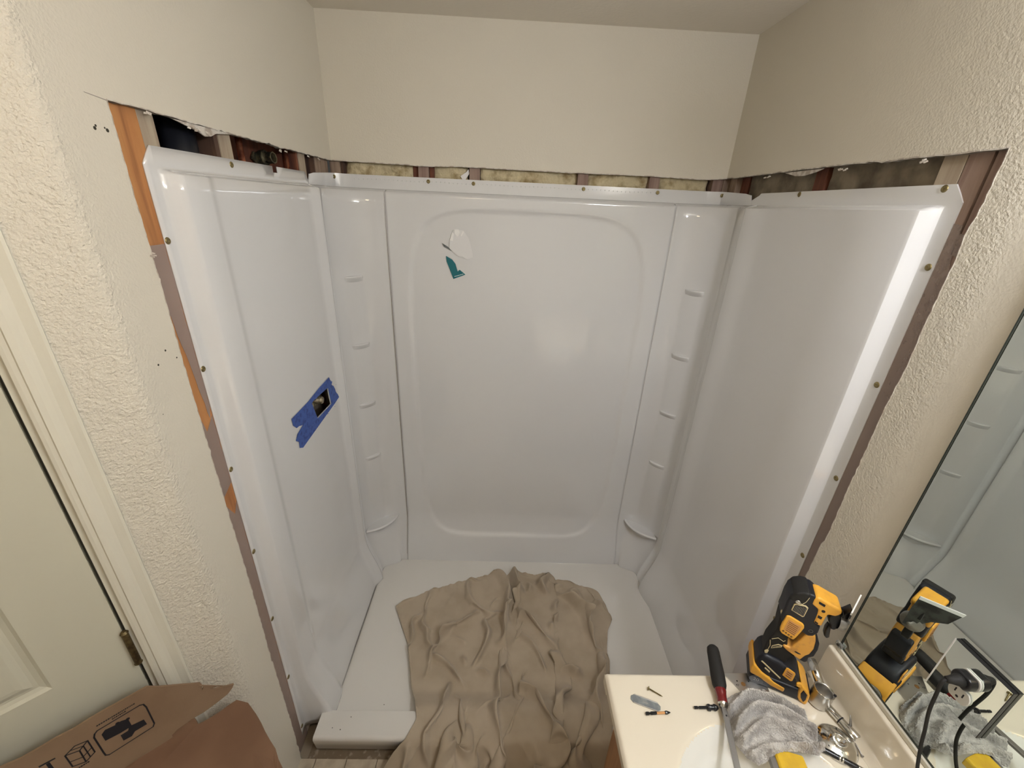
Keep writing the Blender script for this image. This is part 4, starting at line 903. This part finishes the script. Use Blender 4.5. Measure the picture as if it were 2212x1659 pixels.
# perforated steel plate
pp = thing('perforated_plate', 'flat grey steel plate with punched holes at the counter end under the driver handle', 'plate', (.54, -1.15, .80))
pl_ = [(.4985, -1.119), (.592, -1.117), (.592, -1.225), (.540, -1.228), (.5265, -1.172)]
plate = MB().prism(pl_, lambda a, b, d: (a, b, d), .8005, .8035).build('plate_body', 'grey_steel', pp, bevel=.0004); plate.data.materials[0] = M['steel']
for x, y, r_ in ((.535, -1.144, .0052), (.552, -1.138, .0016), (.523, -1.137, .0018), (.530, -1.163, .0016)):
    MB().lathe([(0, .0004), (r_ * .96, .0003), (r_, 0)], (x, y, .8035), (0, 0, 1), 16).build('punched_hole', 'label_p' if r_ > .004 else 'ink', pp)
text_on('47', .0075, (.519, -1.147, .8036), (.9, -.3, 0), (.3, .9, 0), 'ink', pp, 'engraved_number', .0001)
# countersink drill bit
cb = thing('countersink_bit', 'black hex-shank countersink drill bit lying under the steel shaft', 'drill bit', (.43, -1.2, .806))
p0 = Vector((.3885, -1.1985, .8055)); ax = Vector((.119, .001, .001)).normalized()
MB().lathe([(.0030, 0), (.0032, .001), (.0032, .008), (.0022, .009), (.0022, .011), (.0032, .012), (.0032, .032)], p0, ax, 6, cap=True).build('hex_shank', 'blackplastic', cb)
MB().lathe([(.0035, .030), (.0060, .031), (.0072, .034), (.0072, .037), (.0055, .038), (.0055, .046), (.0070, .047), (.0070, .050), (.004, .056)], p0, ax, 14).build('stop_collar', 'blackplastic', cb, smooth=False)
MB().lathe([(0, .002), (.0012, .002), (.0016, 0)], p0 + ax * .042 + Vector((0, 0, .0055)), (0, 0, 1), 8).build('set_screw', 'ink', cb)
mb = MB(); n = 60; rows = []
for k in range(n + 1):
    t = k / n; a = t * 16; c0 = p0 + ax * (.055 + .062 * t); s1 = ax.orthogonal().normalized(); s2 = ax.cross(s1); rr = .0024 * (1 if t < .93 else (1 - t) / .07 + .05)
    rows.append([tuple(c0 + (s1 * math.cos(a + b) + s2 * math.sin(a + b)) * rr * q_) for b, q_ in ((0, 1), (.9, .45), (math.pi, 1), (math.pi + .9, .45), (0, 1))])
mb.grid(rows).build('twist_drill', 'chrome', cb, smooth=True)
# screw with washer head
def wood_screw(name, label, p, q, m_, r_=.0014, head=.0045, cat='screw'):
    p = Vector(p); q = Vector(q); ax = (q - p).normalized(); L = (q - p).length; t = thing(name, label, cat, p)
    MB().lathe([(0, -.0004), (head * .6, -.0004), (head, .0004), (head, .0012), (r_ * 1.5, .0026)], p, ax, 16).build('head', m_, t, smooth=True)
    prof = [(r_ * 1.2, .002)]; k = .003
    while k < L - .004: prof += [(r_ * 1.25, k), (r_ * .8, k + .0006)]; k += .0013
    prof += [(r_ * .7, L - .003), (.0001, L)]
    MB().lathe(prof, p, ax, 10).build('threaded_shank', m_, t)
wood_screw('wood_screw', 'brass-coloured screw with a flat head lying on the counter above the bracket', (.2930, -1.157, .8045), (.3235, -1.1745, .8022), 'screw', .0014, .0050)
wood_screw('small_screw', 'small grey screw lying beside the chrome disc near the backsplash', (.7185, -1.289, .8050), (.7240, -1.262, .8030), 'grey_steel', .0012, .0032)
# galvanised nail plate
br = thing('steel_bracket', 'small galvanised steel plate with clipped corners and folded edges', 'bracket', (.277, -1.187, .80))
ua = Vector((.060, -.0215, 0)).normalized(); ub = Vector((ua.y, -ua.x, 0)) * -1
def bq(a, b, d): return tuple(Vector((.2775, -1.1875, .8008)) + ua * a + ub * b + Vector((0, 0, d)))
MB().prism([(-.034, -.004), (-.034, .004), (-.027, .0095), (.027, .0095), (.034, .004), (.034, -.004), (.027, -.0095), (-.027, -.0095)], bq, 0, .0012).build('plate_body', 'galv', br, bevel=.0003)
for sgn in (-1, 1): MB().prism([(-.027, sgn * .0078), (-.027, sgn * .0098), (.027, sgn * .0098), (.027, sgn * .0078)], bq, .0010, .0026).build('folded_edge', 'steel', br, bevel=.0005)
MB().prism([(-.0055, -.0009), (-.0055, .0009), (.0055, .0009), (.0055, -.0009)], bq, .0012, .0017).build('embossed_slot', 'steel', br, bevel=.0002)
# impact driver bit
ib = thing('driver_bit', 'black driver bit with an orange sleeve lying below the bracket', 'driver bit', (.30, -1.21, .804))
p0 = Vector((.270, -1.2115, .8042)); ax = Vector((.058, .0030, 0)).normalized()
MB().lathe([(.0028, 0), (.0036, .001), (.0036, .007), (.0024, .0085), (.0024, .011), (.0036, .0125), (.0036, .024), (.003, .026)], p0, ax, 6, cap=True).build('hex_shank', 'blackplastic', ib)
MB().lathe([(.0026, .025), (.0026, .046)], p0, ax, 14).build('sleeve', 'label_o', ib, smooth=True)
MB().lathe([(.0028, .045), (.0038, .047), (.0038, .050), (.0022, .055), (.0008, .0585), (0, .0585)], p0, ax, 8).build('tip', 'blackplastic', ib)
# chrome shower trim pieces
sp = thing('chrome_cup', 'grey metal cup-shaped sleeve with a chrome neck lying by the backsplash', 'fitting', (.70, -1.18, CZ))
MB().lathe([(.0185, 0), (.0215, .001), (.0225, .004), (.0215, .030), (.0200, .040), (.0205, .0425), (.0190, .0425), (.0185, .038), (.018, .006), (0, .005)], (.6965, -1.180, CZ + .001), (.10, .02, 1), 28).build('sleeve', 'steel', sp, smooth=True)
MB().lathe([(.0206, 0), (.0218, .001), (.0206, .002)], (.7008, -1.1792, CZ + .043), (.10, .02, 1), 28).build('rim', 'chrome', sp, smooth=True)
MB().lathe([(0, .003), (.0028, .0025), (.0032, 0)], (.7185, -1.190, CZ + .042), (.10, .02, 1), 12).build('set_screw', 'ink', sp, smooth=True)
MB().tube([(.7060, -1.160, CZ + .036), (.7140, -1.130, CZ + .040), (.7190, -1.108, CZ + .042)], [.0095, .0100, .0105], 16).build('neck', 'chrome', sp, smooth=True)
hd = thing('chrome_lever', 'chrome tubular lever lying along the backsplash below the cup', 'fitting', (.715, -1.22, CZ))
p0 = Vector((.708, -1.196, CZ + .0115)); ax = Vector((.020, -.060, -.001)).normalized()
MB().lathe([(.0060, 0), (.0082, .002), (.0086, .030), (.0088, .046), (.0095, .048), (.0097, .066), (.0088, .067), (.0080, .0665), (.0078, .060), (0, .06)], p0, ax, 20).build('tube', 'chrome', hd, smooth=True)
MB().lathe([(.0089, .028), (.0091, .0285), (.0091, .030), (.0089, .0305)], p0, ax, 20).build('groove', 'ink', hd, smooth=True)
MB().tube([tuple(p0 + ax * .044 + Vector((.006, 0, .006))), tuple(p0 + ax * .040 + Vector((.009, .003, .016))), tuple(p0 + ax * .038 + Vector((.0095, .006, .025)))], [.0026, .0022, .0008], 8).build('pin', 'grey_steel', hd, smooth=True)
es = thing('chrome_escutcheon', 'round domed chrome trim disc with a raised centre on the counter', 'fitting', (.682, -1.266, CZ))
MB().lathe([(.0385, 0), (.0390, .0015), (.0375, .0035), (.0300, .0085), (.0200, .0125), (.0145, .0140), (.0140, .0170), (.0128, .0180), (.0118, .0175), (.0112, .0110), (0, .0100)], (.680, -1.2655, CZ + .0018), (-.03, -.03, 1), 48).build('disc', 'chrome', es, smooth=True)
for a in (.0, 2.2): MB().lathe([(0, .0006), (.0017, .0004), (.0019, 0)], (.680 + .026 * math.cos(3.4 + a), -1.2655 + .026 * math.sin(3.4 + a), CZ + .0108), (-.2 * math.cos(3.4 + a), 0, 1), 10).build('screw_hole', 'ink', es)
pn = thing('pen', 'black pen with silver rings sticking out from under the towel', 'pen', (.655, -1.285, CZ))
p0 = Vector((.6100, -1.2590, CZ + .0062)); ax = Vector((.090, -.0545, 0)).normalized()
MB().lathe([(.0008, .010), (.0050, .030), (.0056, .034), (.0056, .062)], p0, ax, 18).build('barrel', 'blackplastic', pn, smooth=True)
for t in (.0625, .0675): MB().lathe([(.0056, 0), (.0060, .0006), (.0060, .0026), (.0056, .0032)], p0 + ax * t, ax, 18).build('ring', 'chrome', pn, smooth=True)
MB().lathe([(.0056, .070), (.0057, .094), (.0052, .096)], p0, ax, 18).build('barrel', 'blackplastic', pn, smooth=True)
MB().lathe([(.0052, .096), (.0056, .098), (.0050, .112), (.0020, .118), (.0002, .122)], p0, ax, 18).build('tip', 'chrome', pn, smooth=True)
# yellow tool case edge under the towel
ya = Vector((.075, -.021, 0)).normalized(); yb = Vector((-ya.y, ya.x, 0)) * -1; yb = Vector((-.02, -.12, 0)).normalized()
def yq(a, b, d): return tuple(Vector((.5215, -1.280, CZ)) + ya * a + yb * b + Vector((0, 0, d)))
yt = thing('yellow_tool_body', 'yellow painted metal tool partly covered by the grey towel at the frame edge', 'hand tool', (.55, -1.33, CZ))
MB().prism([(0, .001), (.0, .017), (.004, .021), (.056, .021), (.060, .017), (.060, .001)], lambda a, b, d: yq(a, d, b), 0, .16).build('body', 'ymet', yt, bevel=.0015)
MB().prism([(-.0105, .001), (-.0105, .013), (-.0005, .017), (-.0005, .001)], lambda a, b, d: yq(a, d, b), .002, .16).build('side_rail', 'grey_steel', yt, bevel=.0006)
# ---- towel
def towel():
    NA, NB = 110, 130; rows = []
    Lc = resample([(.462, -1.190), (.455, -1.215), (.458, -1.236), (.452, -1.258), (.456, -1.275), (.466, -1.292), (.482, -1.304)], NB)
    Rc = resample([(.588, -1.176), (.622, -1.192), (.640, -1.212), (.650, -1.240), (.640, -1.262), (.632, -1.285), (.610, -1.296)], NB)
    lo = []
    for j in range(NB):
        t = j / (NB - 1); row = []
        for i in range(NA):
            u = i / (NA - 1); x = Lc[j, 0] * (1 - u) + Rc[j, 0] * u; y = Lc[j, 1] * (1 - u) + Rc[j, 1] * u
            y += .022 * math.sin(math.pi * u) * (1 - .5 * t)
            # three bent folds crossing from lower left to the right
            q = t + .20 * math.sin(math.pi * u * .95) - .26 * u + .05 * noise.noise(Vector((u * 3, t * 3, 1)))
            h = 0
            for c_, w_, a_ in ((-.02, .060, .026), (.20, .055, .040), (.42, .055, .042), (.66, .060, .034), (.88, .05, .022)):
                d = (q - c_) / w_; h = max(h, a_ * math.exp(-abs(d) ** 2.2) * (.80 + .35 * noise.noise(Vector((u * 4, c_ * 9, 4)))))
            h += .007 + .0035 * noise.noise(Vector((x * 60, y * 60, 0))) + .0016 * noise.noise(Vector((x * 210, y * 210, 5)))
            e_ = min(u, 1 - u, t, 1 - t); h *= smooth01(e_ / .035) * .75 + .25 if e_ < .035 else 1
            if u > .75: h *= 1 - .35 * (u - .75) / .25
            base = CZ
            if y < -1.272 and x > .50: base = CZ + .022 * smooth01((-1.272 - y) / .012) * smooth01((x - .50) / .02)
            x += .004 * noise.noise(Vector((t * 14, u * 3, 9))) * (1 - u); 
            row.append((x, y, base + .001 + max(.001, h) * (0 if e_ == 0 else 1)))
        rows.append(row)
    return rows
o = MB().grid(towel()).build('towel', 'terry', None, smooth=True, sub=1)
dt = bpy.data.textures.new('terry_loops', 'CLOUDS'); dt.noise_scale = .0028; dt.noise_depth = 1
b = o.modifiers.new('fuzz', 'DISPLACE'); b.texture = dt; b.strength = .0046; b.texture_coords = 'GLOBAL'; b.mid_level = .4
tag(o, 'crumpled light grey terry towel on the counter in front of the battery tool', 'towel')

# ================================================================== CARDBOARD BOX BY THE DOOR
bx = thing('cardboard_box', 'torn open cardboard box with printed handling symbols standing against the white door', 'box', tuple(P0 + DD * .45 + DN * .12))
CO = .055
def cq(s_, z, o_): return dw(s_, CO + o_, z)
top = jag([(.80, .905), (.350, .890), (.330, .884), (.24, .8835), (.151, .881), (.118, .845), (.073, .801)], .02, .0012, 4)
flap = top + [(.071, .790), (.074, .782), (.055, .756), (.030, .738), (.018, .731), (.023, .722), (.035, .712), (.060, .707), (.087, .704), (.110, .7075), (.138, .705), (.157, .694), (.19, .6955), (.223, .697), (.80, .71)]
o = MB().prism(flap, cq, 0, .004).build('back_flap', 'card', bx); o['label'] = 'upright printed flap with a torn pointed end'
MB().prism([(.076, .799), (.070, .786), (.074, .779), (.062, .768), (.045, .760), (.036, .748), (.020, .733), (.040, .752), (.062, .782)], cq, .004, .0065).build('torn_ply', 'card_in', bx).data.materials[0] = M['card']
ink = thing
def mark(name, poly, closed=True, wd=None, parent=o):
    if wd is None: return MB().prism(poly, cq, .004, .0045).build(name, 'ink', parent)
    mb = MB(); pts = poly + ([poly[0]] if closed else [])
    vs = []; fs = []
    for i in range(len(pts) - 1):
        a = Vector(pts[i]); b = Vector(pts[i + 1]); d = (b - a).normalized(); n_ = Vector((-d.y, d.x)) * wd / 2; a = a - d * wd * .4; b = b + d * wd * .4
        k = len(vs); vs += [cq(*(a + n_), .0046), cq(*(b + n_), .0046), cq(*(b - n_), .0046), cq(*(a - n_), .0046)]; fs.append((k, k + 1, k + 2, k + 3))
    mb.add(vs, fs); oo = mb.build(name, 'ink', parent, keep=True); oo['kind'] = 'stuff'; return oo
mark('printed_frame', [(.243, .839), (.238, .8435), (.172, .8435), (.1665, .840), (.1645, .828), (.1650, .768), (.169, .7605), (.241, .7605), (.2455, .765), (.246, .776), (.246, .831)], wd=.0027)
mark('printed_clamp_symbol', [(.236, .826), (.229, .833), (.214, .829), (.205, .831), (.195, .8255), (.195, .800), (.214, .800), (.236, .804)])
mark('printed_clamp_symbol', [(.215, .793), (.203, .793), (.199, .803), (.176, .797), (.1750, .779), (.195, .780), (.202, .772), (.215, .774)])
for a, b in ((.2105, .8305), (.1955, .8255)):
    mark('printed_dot', [(a + .0035 * math.cos(k * .7), b + .0035 * math.sin(k * .7)) for k in range(9)])
mark('printed_cube', [(.288, .829), (.272, .839), (.255, .833), (.255, .792), (.271, .781), (.288, .790)], wd=.0023)
mark('printed_cube', [(.288, .829), (.270, .820), (.255, .833)], False, .0023)
mark('printed_cube', [(.270, .820), (.271, .781)], False, .0023)
mark('printed_cube', [(.2795, .834), (.263, .826), (.263, .787)], False, .0019)
mark('printed_cube', [(.288, .806), (.271, .798), (.255, .809)], False, .0019)
mark('printed_bar', [(.320, .842), (.299, .839), (.299, .836), (.320, .838)]); mark('printed_bar', [(.312, .836), (.307, .836), (.307, .80), (.312, .80)])
rnd = random.Random(5)
def dashes(s0, s1, z, hgt):
    mb = MB(); s_ = s0
    while s_ > s1:
        w__ = rnd.uniform(.0012, .003); mb.prism([(s_, z), (s_ - w__, z), (s_ - w__, z + hgt), (s_, z + hgt * .85)], cq, .004, .0044); s_ -= w__ + .0008
    q_ = mb.build('small_print', 'ink', o); q_['kind'] = 'stuff'
dashes(.236, .176, .8545, .0030); dashes(.214, .193, .8485, .0028); dashes(.285, .268, .7745, .0035)
f2 = jag([(.227, .698), (.157, .694)], .02, .001, 3)
# second flap folded out toward the room, brown inside face up
fz = [(-.985, -1.215, .693), (-.873, -1.133, .690), (-.803, -1.175, .600), (-.786, -1.186, .598), (-.757, -1.162, .594), (-.728, -1.132, .590), (-.702, -1.132, .585), (-.676, -1.148, .580), (-.613, -1.196, .566), (-.585, -1.225, .560), (-.575, -1.30, .545), (-.70, -1.48, .54), (-.95, -1.50, .56), (-1.10, -1.36, .62)]
xy = jag([(p[0], p[1]) for p in fz] + [(fz[0][0], fz[0][1])], .018, .0016, 12, skip=(0, 9, 10, 11, 12, 13))[:-1]
cen = Vector((-.80, -1.27)); 
def fh(x, y):
    # plane through the wall-side edge falling toward the room
    t = (Vector((x, y, 0)) - P0).dot(DN); return .700 - .62 * max(0, t - .055) if t < .22 else .5975 - .15 * (t - .22)
bmx = bmesh.new(); vs = [bmx.verts.new((x, y, 0)) for x, y in xy]; bmx.faces.new(vs)
bmesh.ops.triangulate(bmx, faces=bmx.faces); bmesh.ops.subdivide_edges(bmx, edges=bmx.edges, cuts=3, use_grid_fill=True)
mb = MB(); bmx.verts.index_update(); mb.add([(v.co.x, v.co.y, fh(v.co.x, v.co.y)) for v in bmx.verts], [tuple(v.index for v in f.verts) for f in bmx.faces]); bmx.free()
o3 = mb.build('folded_flap', 'card_in', bx, solid=.004); o3['label'] = 'brown inner flap with a torn edge folded toward the room'
# body of the box below the flaps
def bodyp(s0, s1, o0, o1, z0, z1, nm): 
    mb = MB(); mb.add([dw(a, b, c) for c in (z0, z1) for a, b in ((s0, o0), (s1, o0), (s1, o1), (s0, o1))], [(0, 1, 2, 3), (4, 7, 6, 5), (0, 4, 5, 1), (1, 5, 6, 2), (2, 6, 7, 3), (3, 7, 4, 0)]); return mb.build(nm, 'card', bx)
bodyp(.15, .80, CO, CO + .004, .003, .699, 'back_side'); bodyp(.15, .80, CO + .33, CO + .334, .003, .50, 'front_side')
bodyp(.15, .154, CO + .005, CO + .329, .003, .46, 'end_side'); bodyp(.796, .80, CO + .005, CO + .329, .003, .50, 'end_side'); bodyp(.155, .795, CO + .005, CO + .329, .003, .007, 'bottom')
